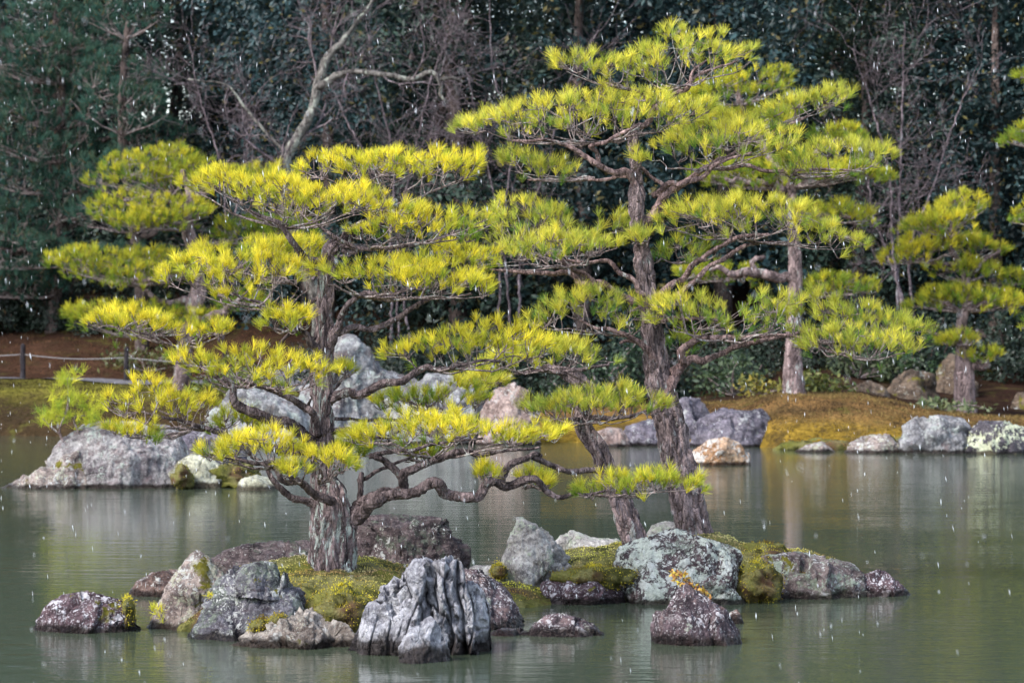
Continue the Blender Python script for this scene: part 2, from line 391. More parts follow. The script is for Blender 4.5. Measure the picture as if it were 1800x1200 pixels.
M_BARK_BRANCH = bark_mat('pine_branch_bark', (0.036, 0.028, 0.030), (0.19, 0.15, 0.152), (0.27, 0.27, 0.26), 0.3)
M_BARK_OLD = bark_mat('old_pine_bark', (0.052, 0.040, 0.043), (0.26, 0.20, 0.20), (0.35, 0.38, 0.35), 0.55, 1.0, 0.22, 17)
M_BARK_RED = bark_mat('red_pine_bark', (0.085, 0.058, 0.057), (0.33, 0.235, 0.225), (0.36, 0.35, 0.34), 0.25)
M_TWIG = bark_mat('pine_twig', (0.12, 0.09, 0.09), (0.33, 0.275, 0.265), (0.45, 0.45, 0.43), 0.45)
M_BARK_FAR = bark_mat('far_bark', (0.08, 0.060, 0.060), (0.28, 0.215, 0.21), (0.34, 0.34, 0.32), 0.4, 0.5)
M_BARK_DARK = bark_mat('forest_bark', (0.05, 0.04, 0.038), (0.14, 0.11, 0.10), (0.2, 0.2, 0.18), 0.3, 0.4)
M_BARK_PALE = bark_mat('lichened_bark', (0.050, 0.045, 0.043), (0.19, 0.18, 0.165), (0.33, 0.34, 0.29), 0.5, 0.6, 0.5, 6)
M_TWIG_RED = bark_mat('bare_twig', (0.085, 0.070, 0.078), (0.20, 0.165, 0.180), (0.26, 0.25, 0.26), 0.3, 0.4)
M_POST = bark_mat('post_wood', (0.018, 0.016, 0.018), (0.05, 0.045, 0.05), (0.1, 0.1, 0.1), 0.1)

def plain(name, col, rough=0.8):
    t = NT(name); v = t.objvec(); f = t.noise(v, 40, 3)
    c = t.mix(t.ramp(f, 0.3, 0.7), tuple(x * 0.8 for x in col), tuple(min(1, x * 1.15) for x in col))
    return t.done(t.principled(c, rough).outputs[0])
M_ROPE = plain('rope', (0.20, 0.19, 0.19))
M_SNOW = plain('snow_flake', (0.74, 0.77, 0.82), 0.8)

# water
def water_mat():
    t = NT('pond_water'); tc = t.n('ShaderNodeTexCoord'); v = tc.outputs['Object']
    a = t.noise(t.mapping(v, (0.55, 1.5, 1)), 2.4, 3, 0.55, 0.2)
    b = t.noise(t.mapping(v, (0.8, 1.9, 1), loc=(7, 3, 0)), 9.0, 3, 0.6, 0.2)
    calm = t.ramp(t.noise(t.mapping(v, (0.09, 0.16, 1)), 1.0, 3), 0.38, 0.66, 0.5, 1.15)
    h = t.math('MULTIPLY', t.math('ADD', t.math('MULTIPLY', a, 1.0), t.math('MULTIPLY', b, 0.30)), calm)
    nrm = t.bump(h, 1.0, 0.0085)
    col = t.mix(t.noise(t.mapping(v, (0.1, 0.1, 1)), 1.0, 3), (0.046, 0.062, 0.040), (0.060, 0.072, 0.046))
    b_ = t.principled(col, 0.03, nrm, 0.5); b_.inputs['IOR'].default_value = 1.33
    return t.done(b_.outputs[0])
M_WATER = water_mat()

# ------------------------------------------------------------------ setting: water, far bank
wv_ = [(-160, -15, 0), (160, -15, 0), (160, 75, 0), (-160, 75, 0)]
tag(add_obj('pond_water', mesh_np('pond_water', wv_, [(0, 1, 2, 3)], False), M_WATER), kind='structure')

_spx = [-4000, 0, 330, 480, 620, 900, 1050, 1300, 1370, 1500, 1600, 1700, 1800, 6000]
_sD = [64, 64, 62.5, 60, 59.5, 60, 60.5, 59.0, 57.3, 57, 56.7, 56.5, 56.3, 56]
_ppz = [0.85, 0.85, 0.8, 0.6, 0.5, 0.5, 0.45, 0.66, 0.88, 0.86, 0.66, 0.50, 0.42, 0.42]
def terrain(X, Y):
    X = np.asarray(X, float); Y = np.asarray(Y, float)
    px = X / Y * F + 900
    s = Y - np.interp(px, _spx, _sD)
    q = np.stack([X * 0.35, Y * 0.35, X * 0], -1).reshape(-1, 3)
    nz = fbm(q, 4, 3).reshape(X.shape)
    s = s + 0.35 * nz
    zp = np.interp(px, _spx, _ppz)
    a = np.clip(s / 0.7, 0, 1); b = np.clip(s / 3.6, 0, 1)
    z = -0.5 + 0.5 * np.clip((s + 0.9) / 0.9, 0, 1) + zp * (0.45 * a ** 0.6 + 0.55 * (b * b * (3 - 2 * b)))
    left = np.clip((520 - px) / 200, 0, 1)
    s0 = 12.0 + 3.5 * left
    r = np.clip(s - s0, 0, 60)
    z = z + 0.16 * r + 0.05 * nz * np.clip(s, 0, 1) + 0.03 * fbm(q * 6, 3, 9).reshape(X.shape)
    return z
gx = np.linspace(-70, 70, 340); gy = np.concatenate([np.linspace(54.5, 82, 220), np.linspace(82.5, 150, 60)])
GX, GY = np.meshgrid(gx, gy)
GX = GX * (GY / 62.0) * 0.6 + GX * 0.4
Vt = np.stack([GX, GY, terrain(GX, GY)], -1).reshape(-1, 3)
ny, nx = GX.shape
ii = (np.arange(ny - 1)[:, None] * nx + np.arange(nx - 1)[None]).ravel()
_me = mesh_np('far_bank', Vt, np.stack([ii, ii + 1, ii + nx + 1, ii + nx], 1))
_px = (Vt[:, 0] / Vt[:, 1] * F + 900); _s = Vt[:, 1] - np.interp(_px, _spx, _sD)
_n = fbm(Vt * [0.5, 0.5, 0], 3, 44); _lf = np.clip((560 - _px) / 150, 0, 1)[:, None]
def _st(x, a, b): x = np.clip((x - a) / (b - a), 0, 1); return (x * x * (3 - 2 * x))[:, None]
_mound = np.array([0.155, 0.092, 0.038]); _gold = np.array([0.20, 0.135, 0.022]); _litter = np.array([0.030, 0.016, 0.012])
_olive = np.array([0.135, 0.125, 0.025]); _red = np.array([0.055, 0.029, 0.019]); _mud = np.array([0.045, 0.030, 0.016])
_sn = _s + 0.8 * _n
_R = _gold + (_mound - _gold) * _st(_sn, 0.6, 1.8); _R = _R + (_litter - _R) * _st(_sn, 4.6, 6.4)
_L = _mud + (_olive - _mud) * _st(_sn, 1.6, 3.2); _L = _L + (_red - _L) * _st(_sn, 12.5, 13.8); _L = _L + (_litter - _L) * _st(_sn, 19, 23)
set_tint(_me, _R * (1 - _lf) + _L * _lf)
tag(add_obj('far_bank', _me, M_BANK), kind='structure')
_r = np.random.default_rng(9); _nb = 98000
_bp = _r.uniform(-500, 2300, _nb); _bD = np.where(_bp < 520, _r.uniform(62, 86, _nb), _r.uniform(56, 66, _nb)); _bX = (_bp - 900) / F * _bD
_bs = _bD - np.interp(_bp, _spx, _sD); _k = (_bs > 0.25) & (_bs < 5.5 + 20 * (_bp < 520)) & ~((_bs > 12.5) & (_bs < 16.2) & (_bp < 520)) & ((_bp > 1180) | (_bp < 480)); _bX, _bD, _bp, _bs = _bX[_k], _bD[_k], _bp[_k], _bs[_k]
_bz = terrain(_bX, _bD); _k = _bz > 0.06; _bX, _bD, _bp, _bs, _bz = _bX[_k], _bD[_k], _bp[_k], _bs[_k], _bz[_k]
_bn = np.clip(.5 + 1.5 * fbm(np.stack([_bX, _bD, _bX * 0], 1) * 1.1, 4, 4), 0, 1)[:, None]; _bl = (_bp < 520)[:, None]
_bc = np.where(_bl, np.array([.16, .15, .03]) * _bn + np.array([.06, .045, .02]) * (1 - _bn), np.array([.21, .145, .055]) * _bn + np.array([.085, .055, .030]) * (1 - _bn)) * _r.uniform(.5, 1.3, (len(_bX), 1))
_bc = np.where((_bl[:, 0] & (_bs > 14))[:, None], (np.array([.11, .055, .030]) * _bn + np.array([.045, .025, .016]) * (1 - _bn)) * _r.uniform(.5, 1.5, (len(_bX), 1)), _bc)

def tz(x, y): return float(terrain(np.array([x]), np.array([y]))[0])
def ground_hit(px, py):
    D = np.linspace(57, 110, 900); X = (px - 900) / F * D
    zr = CAMH - (py - YH) / F * D; z = terrain(X, D)
    k = np.argmax(z >= zr) if (z >= zr).any() else 600
    return X[k], D[k], z[k]

# gravel path on the left bank
pxs = np.linspace(-30, -2, 90)
Dp = np.interp(pxs, [-30, -12, -2], [79, 77.5, 73])
rows = []
for w in np.linspace(-1.7, 1.7, 5):
    yy = Dp + w; rows.append(np.stack([pxs, yy, terrain(pxs, yy) + 0.04], 1))
Vp = np.vstack(rows); ii = (np.arange(4)[:, None] * 90 + np.arange(89)[None]).ravel()
tag(add_obj('gravel_path', mesh_np('gravel_path', Vp, np.stack([ii, ii + 1, ii + 91, ii + 90], 1)), M_PATH), kind='structure')

# islet ground
BLOBS = [(560, 25.2, 1.35, 1.9, 0.40), (470, 25.2, 0.9, 1.5, 0.25), (690, 25.6, 0.9, 1.5, 0.26), (840, 26.6, 0.8, 1.1, 0.16),
         (1040, 27.4, 0.8, 1.15, 0.34), (1180, 27.9, 1.3, 1.25, 0.42), (1340, 27.5, 1.0, 0.85, 0.36), (1430, 27.2, 0.6, 0.5, 0.15)]
def islet(X, Y):
    z = np.full(X.shape, -0.35)
    for px, D, rx, ry, h in BLOBS:
        cx = (px - 900) / F * D
        r2 = ((X - cx) / rx) ** 2 + ((Y - D) / ry) ** 2
        z = np.maximum(z, -0.15 + (h + 0.15) * np.clip(1 - r2, 0, 1) ** 0.55 - 0.2 * (r2 > 1))
    q = np.stack([X, Y, X * 0], -1).reshape(-1, 3)
    return z + (0.045 * fbm(q * 2.3, 4, 5) + 0.02 * np.abs(fbm(q * 9, 2, 8))).reshape(X.shape)
ix = np.linspace(-3.9, 4.0, 260); iy = np.linspace(22.2, 30.2, 230)
IX, IY = np.meshgrid(ix, iy); IZ = islet(IX, IY)
ny, nx = IX.shape
ii = (np.arange(ny - 1)[:, None] * nx + np.arange(nx - 1)[None]).ravel()
tag(add_obj('islet_ground', mesh_np('islet_ground', np.stack([IX, IY, IZ], -1).reshape(-1, 3), np.stack([ii, ii + 1, ii + nx + 1, ii + nx], 1)), M_MOSS), kind='structure')
def iz(x, y): return float(islet(np.array([[x]]), np.array([[y]]))[0, 0])

def blades(pos, nrm, L, W, cols, spread=0.5, seed=1):
    r = np.random.default_rng(seed); n = len(pos)
    d = nrm + r.normal(0, spread, (n, 3)); d /= np.linalg.norm(d, axis=1)[:, None]
    s = np.cross(d, r.normal(0, 1, (n, 3))); s /= np.linalg.norm(s, axis=1)[:, None]
    Ls = L * r.uniform(0.6, 1.3, n)[:, None]
    V = np.stack([pos - s * W, pos + s * W, pos + d * Ls], 1).reshape(-1, 3)
    return V, np.arange(3 * n).reshape(-1, 3), np.repeat(cols, 3, 0)

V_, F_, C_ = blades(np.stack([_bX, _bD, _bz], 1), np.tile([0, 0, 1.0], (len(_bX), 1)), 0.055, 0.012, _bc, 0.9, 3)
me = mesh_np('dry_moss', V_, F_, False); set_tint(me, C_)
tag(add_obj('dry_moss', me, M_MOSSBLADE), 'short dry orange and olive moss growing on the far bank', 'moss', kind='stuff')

n = 90000
bx = rng.uniform(-3.6, 3.8, n); by = rng.uniform(22.6, 29.6, n); bz = islet(bx[None], by[None])[0]
ok = bz > 0.05; bx, by, bz = bx[ok], by[ok], bz[ok]
q = np.stack([bx, by, bx * 0], 1)
mixn = np.clip(0.5 + 0.8 * fbm(q * 1.7, 3, 21), 0, 1)[:, None]; mix2 = np.clip(0.4 + 1.0 * fbm(q * 3.3 + 40, 3, 33), 0, 1)[:, None]
mc = (np.array([0.27, 0.26, 0.03]) * mixn + np.array([0.25, 0.22, 0.11]) * (1 - mixn)) * (0.35 + 0.65 * mix2) + np.array([0.07, 0.025, 0.012]) * (1 - mix2)
mc = mc * rng.uniform(0.8, 1.4, (len(mc), 1)) * np.where(bx > 0, 2.4, 2.0)[:, None]
V_, F_, C_ = blades(q * [1, 1, 0] + np.stack([bx * 0, bx * 0, bz], 1), np.tile([0, 0, 1.0], (len(bx), 1)), 0.015, 0.0042, mc, 0.8)
me = mesh_np('moss', V_, F_, False); set_tint(me, C_)
tag(add_obj('moss', me, M_MOSSBLADE), 'yellow green moss carpet over the islet between the rocks', 'moss', kind='stuff')

# ------------------------------------------------------------------ rocks
def rock(name, label, prof, mat, base=None, D=None, zb=0.0, hd=0.4, n=2.6, m=2.2, ridge=0.0, facet=0.30, cell=0.33, rough=0.035,
         res=(120, 72), flutes=None, strata=0.0, blades_=0.0, cat='rock', group=None, seed=None, endpow=0.5, deep=0.25, ncut=13):
    seed = (zlib.crc32(label.encode()) % 1000) if seed is None else seed
    if D is None: D = DW(base) + hd * 0.75
    pr = np.array(prof, float)
    X = (pr[:, 0] - 900) / F * D; Z = CAMH - (pr[:, 1] - YH) / F * D
    o = np.argsort(X, kind='stable'); X, Z = X[o], Z[o]
    x0, x1 = X[0], X[-1]; cx = (x0 + x1) / 2; w = (x1 - x0) / 2
    Nu, Nv = res
    u = np.sin(np.linspace(-1, 1, Nu) * math.pi / 2 * 0.98) / math.sin(math.pi / 2 * 0.98)
    xs = cx + w * u
    T = np.interp(xs, X, Z)
    an_ = np.linspace(-math.pi / 2, math.pi / 2, Nv)
    v = np.sign(an_) * np.abs(np.sin(an_)) ** (2 / n)
    Sv = np.abs(np.cos(an_)) ** (2 / m)
    dep = hd * np.clip(1 - np.abs(u) ** 2.6, 0, 1) ** endpow + 0.02
    zlow = zb - deep
    YY = np.where(v[None] < 0, v[None] * dep[:, None] * (1 + ridge), v[None] * dep[:, None] * (1 - ridge)) + ridge * hd
    # top line slopes a little down to front and back
    ZZ = zlow + (T - zlow)[:, None] * Sv[None]
    XX = np.repeat(xs[:, None], Nv, 1)
    XX = cx + (XX - cx) * (1 - 0.06 * (1 - np.clip((ZZ - zlow) / (T.max() - zlow), 0, 1)) * 0)
    p = np.stack([XX - cx, YY, ZZ - zb], -1)
    gu = np.gradient(p, axis=0); gv = np.gradient(p, axis=1)
    nr = np.cross(gu, gv); nr /= np.linalg.norm(nr, axis=2, keepdims=True) + 1e-9
    if nr[Nu // 2, Nv // 2, 2] < 0: nr = -nr
    p = p.reshape(-1, 3); nr = nr.reshape(-1, 3)
    size = min(w, hd, (T.max() - zlow))
    s = max(size, 0.12)
    rs = np.random.default_rng(seed)
    # large flat breaks: points beyond random planes are pressed back onto them
    ctr = np.array([0, 0, 0.35 * (T.max() - zb)]); ext = np.array([w, hd, max(T.max() - zb, 0.1)])
    cuts = []
    for k in range(ncut):
        nn_ = np.array([rs.uniform(-.7, .7), -rs.uniform(0.45, 1.0), rs.uniform(-0.1, 0.85)])
        if k > 9: nn_[1] *= -1
        nn_ = nn_ / ext; nn_ /= np.linalg.norm(nn_); cuts.append((nn_, rs.uniform(0.72, 0.93)))
    for nn_, cf in cuts:
        sd = (p - ctr) @ nn_; cmax_ = np.quantile(sd, 0.99) * cf
        over = np.clip(sd - cmax_, 0, None)
        p = p - nn_ * (over * 0.86)[:, None]
    for cl, am in ((cell * 1.25, facet * 0.60), (cell * 0.45, facet * 0.26), (cell * 0.17, facet * 0.20)):
        cl_ = cl * (s / 0.4) ** 0.8
        q = p / cl_ + seed * 3.1
        wob = np.stack([fbm(q * 0.8 + 5, 2, seed), fbm(q * 0.8 + 55, 2, seed + 1), fbm(q * .8 + 95, 2, seed + 2)], 1)
        f1, f2, off, rv = worley(q + 0.3 * wob, seed)
        d = (off * rv).sum(1) * cl_ * am
        edge = np.clip((f2 - f1) * 7, 0, 1)
        p = p + nr * (d - (1 - edge) * cl_ * am * 0.12)[:, None]
    q = p / (s * 0.9)
    p = p + nr * (rough * s / 0.4 * (fbm(q * 2.0, 5, seed + 7) * 0.6 + 0.26 * ridged(q * 7, 4, seed + 13)))[:, None]
    if strata > 0:
        qz = (p[:, 2] + 0.35 * p[:, 0] + 0.06 * fbm(p * 3, 3, seed)) / 0.10
        p = p + nr * (strata * vnoise(np.stack([qz * 0 + seed, qz, qz * 0], 1), seed))[:, None]
    if blades_ > 0:
        # upright splinters: tall narrow cells, each standing at its own depth and height with its own tilt
        front = np.clip(-nr[:, 1] * 1.4 + 0.35, 0, 1); upz = np.clip(nr[:, 2], 0, 1)
        p0 = p.copy(); p0[:, 0] += 0.035 * fbm(p * [2.5, 2.5, 1.8], 3, seed + 40) + 0.16 * (p[:, 2] - 0.3) * np.sign(p[:, 0] - 0.05)
        for cs_, am, tl in (((0.15, 0.5, 0.46), 0.085, 0.13), ((0.075, 0.2, 0.15), 0.016, 0.06), ((0.030, 0.04, 0.04), 0.006, 0.022)):
            q = p0 / np.array(cs_) + seed
            f1, f2, off, rv = worley(q, seed + 41)
            dsp = am * rv[:, 0] + tl * (off[:, 0] * rv[:, 1] * 0.7 + off[:, 2] * rv[:, 2] * 0.7)
            gap = np.clip(1 - (f2 - f1) * 14, 0, 1) * am * 0.9
            k = np.clip(0.55 + 0.9 * (p0[:, 0] / w + 0.35), 0.4, 1.0)
            p[:, 1] -= (dsp - gap) * front * k
            p[:, 2] += (0.75 * dsp - 0.8 * gap) * upz * k
    if flutes:
        front = np.clip(-nr[:, 1] + 0.55, 0, 1)
        for (fx, wd, dp, tilt) in flutes:
            xr = (fx - 900) / F * D - cx
            line = xr + tilt * (p[:, 2] - 0.35) + 0.025 * vnoise(np.stack([p[:, 2] * 7, p[:, 2] * 0 + fx, p[:, 2] * 0], 1), seed)
            g = np.exp(-(np.abs(p[:, 0] - line) / (wd * .8)) ** 1.0) * np.clip(0.7 + 0.8 * vnoise(np.stack([p[:, 2] * 5 + fx, p[:, 2] * 0, p[:, 2] * 0], 1), seed + 2), 0.15, 1.3)
            p[:, 1] += dp * g * front
    # keep the outline of the top where it was before the breaks
    pg = p.reshape(Nu, Nv, 3); zt_ = pg[:, :, 2].max(1); lo = zlow - zb
    fac = np.clip((T - zb - lo) / np.maximum(zt_ - lo, 0.03), 0.8, 1.5)
    fac = np.convolve(np.pad(fac, 2, mode='edge'), [.1, .2, .4, .2, .1], 'valid')
    pg[:, :, 2] = lo + (pg[:, :, 2] - lo) * fac[:, None]; p = pg.reshape(-1, 3)
    Q = (np.arange(Nu - 1)[:, None] * Nv + np.arange(Nv - 1)[None]).ravel()
    me = mesh_np(name, p, np.stack([Q, Q + Nv, Q + Nv + 1, Q + 1], 1))
    ob = add_obj(name, me, RM[mat], loc=(cx, D, zb))
    return tag(ob, label, cat, group)

# left islet
rock('rock', 'low rounded purple rock with white flecks standing alone in the water beside the islet',
     [(58, 1110), (64, 1085), (85, 1060), (110, 1045), (150, 1038), (185, 1046), (215, 1053), (232, 1072), (235, 1110)], 'purple', base=1112, hd=0.36)
rock('rock', 'small pinkish brown rock half hidden behind the leaning slab rock',
     [(226, 1045), (240, 1022), (268, 1004), (300, 1000), (325, 1003), (350, 1045)], 'rust', base=1049, hd=0.3)
rock('rock', 'pointed tan slab rock leaning right at the left end of the pine islet',
     [(260, 1107), (278, 1082), (300, 1040), (325, 987), (347, 966), (365, 980), (392, 1002), (425, 1060), (440, 1107)], 'tan', base=1108, hd=0.38, n=1.9, m=1.6, facet=0.4)
rock('boulder', 'blue grey stepped boulder with green lichen carrying a smaller boulder',
     [(324, 1126), (345, 1092), (365, 1050), (385, 1015), (408, 998), (440, 1003), (490, 1016), (515, 1035), (524, 1075), (526, 1126)], 'slate', base=1127, hd=0.5, facet=0.42, cell=0.4)
rock('boulder', 'small rounded grey boulder lying on top of the stepped boulder',
     [(416, 1033), (420, 1005), (432, 991), (455, 985), (482, 988), (500, 1003), (505, 1022), (498, 1034)], 'slate', D=23.45, zb=CAMH - (1033 - YH) / F * 23.45, hd=0.19, n=2.6, m=2.4, deep=0.06, ncut=6, facet=.25)
rock('rock', 'low knobbly cream white rock with mossy pockets at the water edge below the big pine',
     [(398, 1138), (430, 1116), (470, 1092), (490, 1083), (510, 1086), (530, 1071), (550, 1068), (575, 1086), (600, 1092), (616, 1118), (624, 1138)], 'cream', base=1140, hd=0.38, rough=0.06, facet=0.45, cell=0.24)
rock('rock', 'jagged fluted blue grey limestone rock with deep vertical grooves',
     [(618, 1158), (630, 1108), (655, 1058), (674, 1030), (686, 1050), (693, 1014), (702, 1036), (716, 1004), (735, 981), (748, 979), (757, 1010), (770, 982), (790, 975), (805, 986), (812, 1020), (826, 1020), (842, 1036), (853, 1062), (860, 1158)],
     'karst', D=22.5, hd=0.48, n=3.2, m=2.2, facet=0.36, cell=0.34, rough=0.015, ncut=5, blades_=1.0, res=(260, 150),
     flutes=[(757, 0.010, 0.16, -0.06), (811, 0.014, 0.22, -0.03)])
rock('rock', 'small blocky grey limestone rock in the water against the fluted rock',
     [(702, 1166), (707, 1130), (720, 1103), (740, 1096), (757, 1084), (775, 1100), (787, 1106), (785, 1140), (782, 1166)], 'karst', D=21.82, hd=0.24, n=3, m=2.4, facet=0.4, cell=0.25, rough=0.05)
rock('rock', 'flat dark brown ledge rock lying behind the mossy ground and the big trunk',
     [(368, 985), (400, 964), (440, 953), (480, 950), (545, 950), (590, 958), (610, 985)], 'dark', D=27.5, zb=0.15, hd=0.5, strata=0.03)
rock('boulder', 'large dark rounded boulder with green streaks behind the big pine trunk',
     [(606, 1000), (618, 930), (634, 907), (690, 903), (720, 908), (755, 907), (790, 913), (802, 940), (812, 1000)], 'dark', D=27.2, zb=0.1, hd=0.5, n=3.2, m=2.6, facet=0.4, cell=0.4, rough=0.05)
rock('rock', 'dark purple sloping rock just behind the fluted limestone rock',
     [(800, 1105), (812, 1000), (848, 1001), (880, 1026), (905, 1062), (925, 1102), (932, 1108)], 'ridge', base=1106, hd=0.5, n=2.2, facet=0.4)
rock('rock', 'narrow pale rock with a mossy end behind the purple sloping rock',
     [(815, 1012), (830, 994), (868, 992), (890, 998), (905, 1012)], 'pale', D=26.9, zb=0.1, hd=0.25, res=(60, 40))
rock('rock', 'low brown rock barely above the water right of the fluted limestone',
     [(926, 1118), (938, 1096), (960, 1081), (990, 1077), (1020, 1086), (1045, 1096), (1058, 1118)], 'ridge', base=1119, hd=0.22)
rock('rock', 'flat wet purple rock awash at the foot of the purple sloping rock',
     [(850, 1118), (880, 1103), (915, 1104), (950, 1118)], 'purple', base=1118, hd=0.2, res=(60, 40))
# right islet
rock('rock', 'tall upright pale grey rock with a pointed top and greenish lichen',
     [(880, 1052), (886, 1000), (893, 945), (905, 908), (918, 908), (935, 918), (965, 943), (988, 968), (1010, 996), (1016, 1052)], 'pale', base=1053, hd=0.38, n=2.3, m=1.9, facet=0.42, cell=0.5)
rock('rock', 'pale lichened rock lying behind the upright rock at the back of the islet',
     [(970, 970), (983, 942), (1005, 932), (1040, 944), (1085, 947), (1105, 970)], 'pale', D=28.7, zb=0.18, hd=0.3, res=(70, 44))
rock('rock', 'dark purple rock under the overhanging yellow moss between two lichened boulders',
     [(952, 1060), (960, 1022), (985, 1009), (1030, 1009), (1062, 1013), (1090, 1030), (1098, 1060)], 'purple', base=1062, hd=0.34, n=3.2, m=2.8)
rock('boulder', 'huge block boulder covered in pale green and white lichen in front of the pine trunks',
     [(1083, 1062), (1085, 1005), (1092, 962), (1115, 950), (1150, 940), (1190, 930), (1240, 943), (1285, 957), (1308, 970), (1313, 1000), (1311, 1062)], 'lichen', base=1064, hd=0.62, n=2.3, m=2.2, ridge=0.25, facet=0.36, cell=0.55, res=(140, 90), rough=0.03)
rock('rock', 'pale greenish rock wedged behind the huge boulder between the two leaning trunks',
     [(1136, 950), (1143, 923), (1170, 915), (1200, 918), (1212, 950)], 'pale', D=28.7, zb=0.3, hd=0.25, res=(60, 40))
rock('boulder', 'long rounded grey green boulder at the right end of the islet',
     [(1316, 1052), (1330, 1005), (1350, 975), (1400, 970), (1450, 978), (1498, 990), (1515, 1004), (1528, 1030), (1545, 1052)], 'mottled', base=1053, hd=0.5, n=3, m=2.3, facet=0.34, cell=0.45)
rock('rock', 'small dark purple rock that tapers into the water past the grey green boulder',
     [(1505, 1048), (1516, 1010), (1542, 1000), (1558, 1004), (1580, 1024), (1598, 1040), (1606, 1048)], 'purple', base=1049, hd=0.3)
rock('rock', 'pyramid shaped purple rock with slanting ridges and a small shrub on its top',
     [(1152, 1134), (1160, 1090), (1172, 1058), (1190, 1034), (1205, 1024), (1228, 1040), (1255, 1056), (1278, 1070), (1293, 1095), (1300, 1134)], 'ridge', base=1135, hd=0.36, n=1.7, m=1.4, facet=0.34, cell=0.42, rough=0.03, seed=8, ncut=3)
rock('rock', 'tiny speckled rock poking up behind the pyramid shaped rock',
     [(1276, 1094), (1284, 1075), (1296, 1070), (1308, 1094)], 'rust', base=1096, hd=0.08, res=(40, 28))
# rocks of the islet in the middle distance
rock('boulder', 'massive whitish boulder with a flat top on the back islet left',
     [(74, 855), (90, 805), (112, 770), (140, 747), (180, 740), (240, 742), (290, 748), (316, 760), (325, 800), (328, 855)], 'white', base=858, hd=0.9, n=3.8, m=3.4, facet=0.14, cell=0.6, seed=77, rough=0.03, res=(150, 90), ncut=7)
rock('rock', 'low brown tongue of rock running from the massive whitish boulder into the water',
     [(0, 858), (40, 838), (70, 820), (100, 802), (140, 790), (170, 858)], 'tan', base=860, hd=0.7, res=(70, 44))
rock('rock', 'pale yellow lichened rock beside the massive whitish boulder',
     [(298, 856), (312, 812), (335, 797), (362, 801), (385, 816), (392, 857)], 'yellowish', base=858, hd=0.45, n=3, m=2.6, res=(70, 44))
rock('rock', 'low spotted pale rock at the mossy right end of the back islet',
     [(414, 862), (424, 841), (450, 834), (474, 840), (488, 862)], 'yellowish', base=862, hd=0.4, res=(60, 40))
rock('rock', 'grey rock wedged on top of the back islet behind the massive boulder',
     [(300, 800), (320, 760), (350, 745), (385, 752), (420, 790), (440, 845)], 'violet', D=46.2, zb=0.0, hd=0.7, res=(70, 44))
rock('rock', 'tall pale grey pointed rock on the far shore behind the big pine trunk',
     [(512, 790), (522, 690), (552, 622), (584, 590), (606, 586), (634, 612), (662, 645), (705, 662), (722, 700), (735, 790)], 'peak', D=60.2, zb=0, hd=1.2, n=2.2, m=1.9, facet=0.42, cell=0.5, rough=0.05, res=(120, 70))
rock('rock', 'broad pale violet rock on the far shore left of the pointed grey rock',
     [(368, 790), (380, 712), (405, 684), (450, 680), (500, 690), (545, 705), (570, 790)], 'peak', D=58.6, zb=0, hd=1.0, n=2.6, facet=0.4, cell=0.5, res=(90, 56))
rock('rock', 'broad grey white rock on the far shore right of the pointed grey rock',
     [(680, 790), (700, 700), (755, 655), (800, 660), (850, 690), (870, 790)], 'peak', D=60.0, zb=0, hd=1.0, n=2.6, facet=0.4, cell=0.5, res=(90, 56))
rock('rock', 'pinkish rock with dark moss patches on the far shore behind the leaning trunk',
     [(840, 790), (850, 715), (872, 684), (900, 672), (926, 686), (942, 725), (950, 790)], 'pinkish', D=59.4, zb=0, hd=0.7, n=2.8, res=(80, 50))
rock('rock', 'small pink and white rock at the far waterline between the two leaning trunks',
     [(1042, 786), (1050, 758), (1070, 750), (1095, 753), (1110, 786)], 'pinkish', base=786, hd=0.4, res=(60, 40))
rock('rock', 'bluish grey sloping rock at the far shore right behind the leaning trunks',
     [(1092, 788), (1104, 748), (1140, 736), (1180, 740), (1205, 788)], 'violet', D=59, hd=0.6, res=(70, 44))
rock('rock', 'upright craggy bluish grey rock at the far shore beside the thick leaning trunk',
     [(1170, 788), (1180, 722), (1200, 697), (1230, 700), (1243, 728), (1270, 788)], 'violet', D=60, hd=0.6, res=(70, 44), facet=0.42)
rock('boulder', 'wide dark violet boulder with pale spots below the orange mound',
     [(1215, 790), (1232, 738), (1268, 716), (1310, 722), (1345, 717), (1358, 750), (1375, 790)], 'violet', D=58.6, hd=0.7, res=(80, 50), facet=0.42)
rock('rock', 'rounded orange and white rock alone in the water near the far shore',
     [(1214, 817), (1222, 790), (1245, 772), (1275, 767), (1300, 778), (1317, 800), (1321, 817)], 'orange', base=818, hd=0.45, res=(80, 50), n=3, m=2.6)
rock('rock', 'tiny low grey rock at the foot of the orange mound',
     [(1396, 794), (1420, 781), (1445, 775), (1468, 794)], 'tan', base=795, hd=0.3, res=(50, 34))
rock('rock', 'low pinkish grey rock in the waterline under the orange mound',
     [(1484, 796), (1500, 775), (1530, 764), (1560, 762), (1585, 780), (1596, 796)], 'tan', base=796, hd=0.45, res=(70, 44))
rock('rock', 'layered white and grey rock with horizontal bedding on the far shore',
     [(1586, 795), (1590, 748), (1610, 734), (1650, 728), (1690, 734), (1702, 758), (1702, 795)], 'peak', base=797, hd=0.6, n=3.4, m=3, strata=0.06, res=(90, 56))
rock('boulder', 'dark boulder with cream lichen drips next to the layered white rock',
     [(1693, 796), (1703, 758), (1728, 739), (1770, 740), (1800, 750), (1812, 796)], 'spotted', base=798, hd=0.6, n=3.2, m=2.8, res=(90, 56))
rock('rock', 'mossy olive rock sunk in the slope behind the orange mound',
     [(1474, 715), (1492, 683), (1530, 668), (1558, 680), (1570, 715)], 'earth', D=66, zb=0.45, hd=0.6, res=(60, 40), deep=0.5)
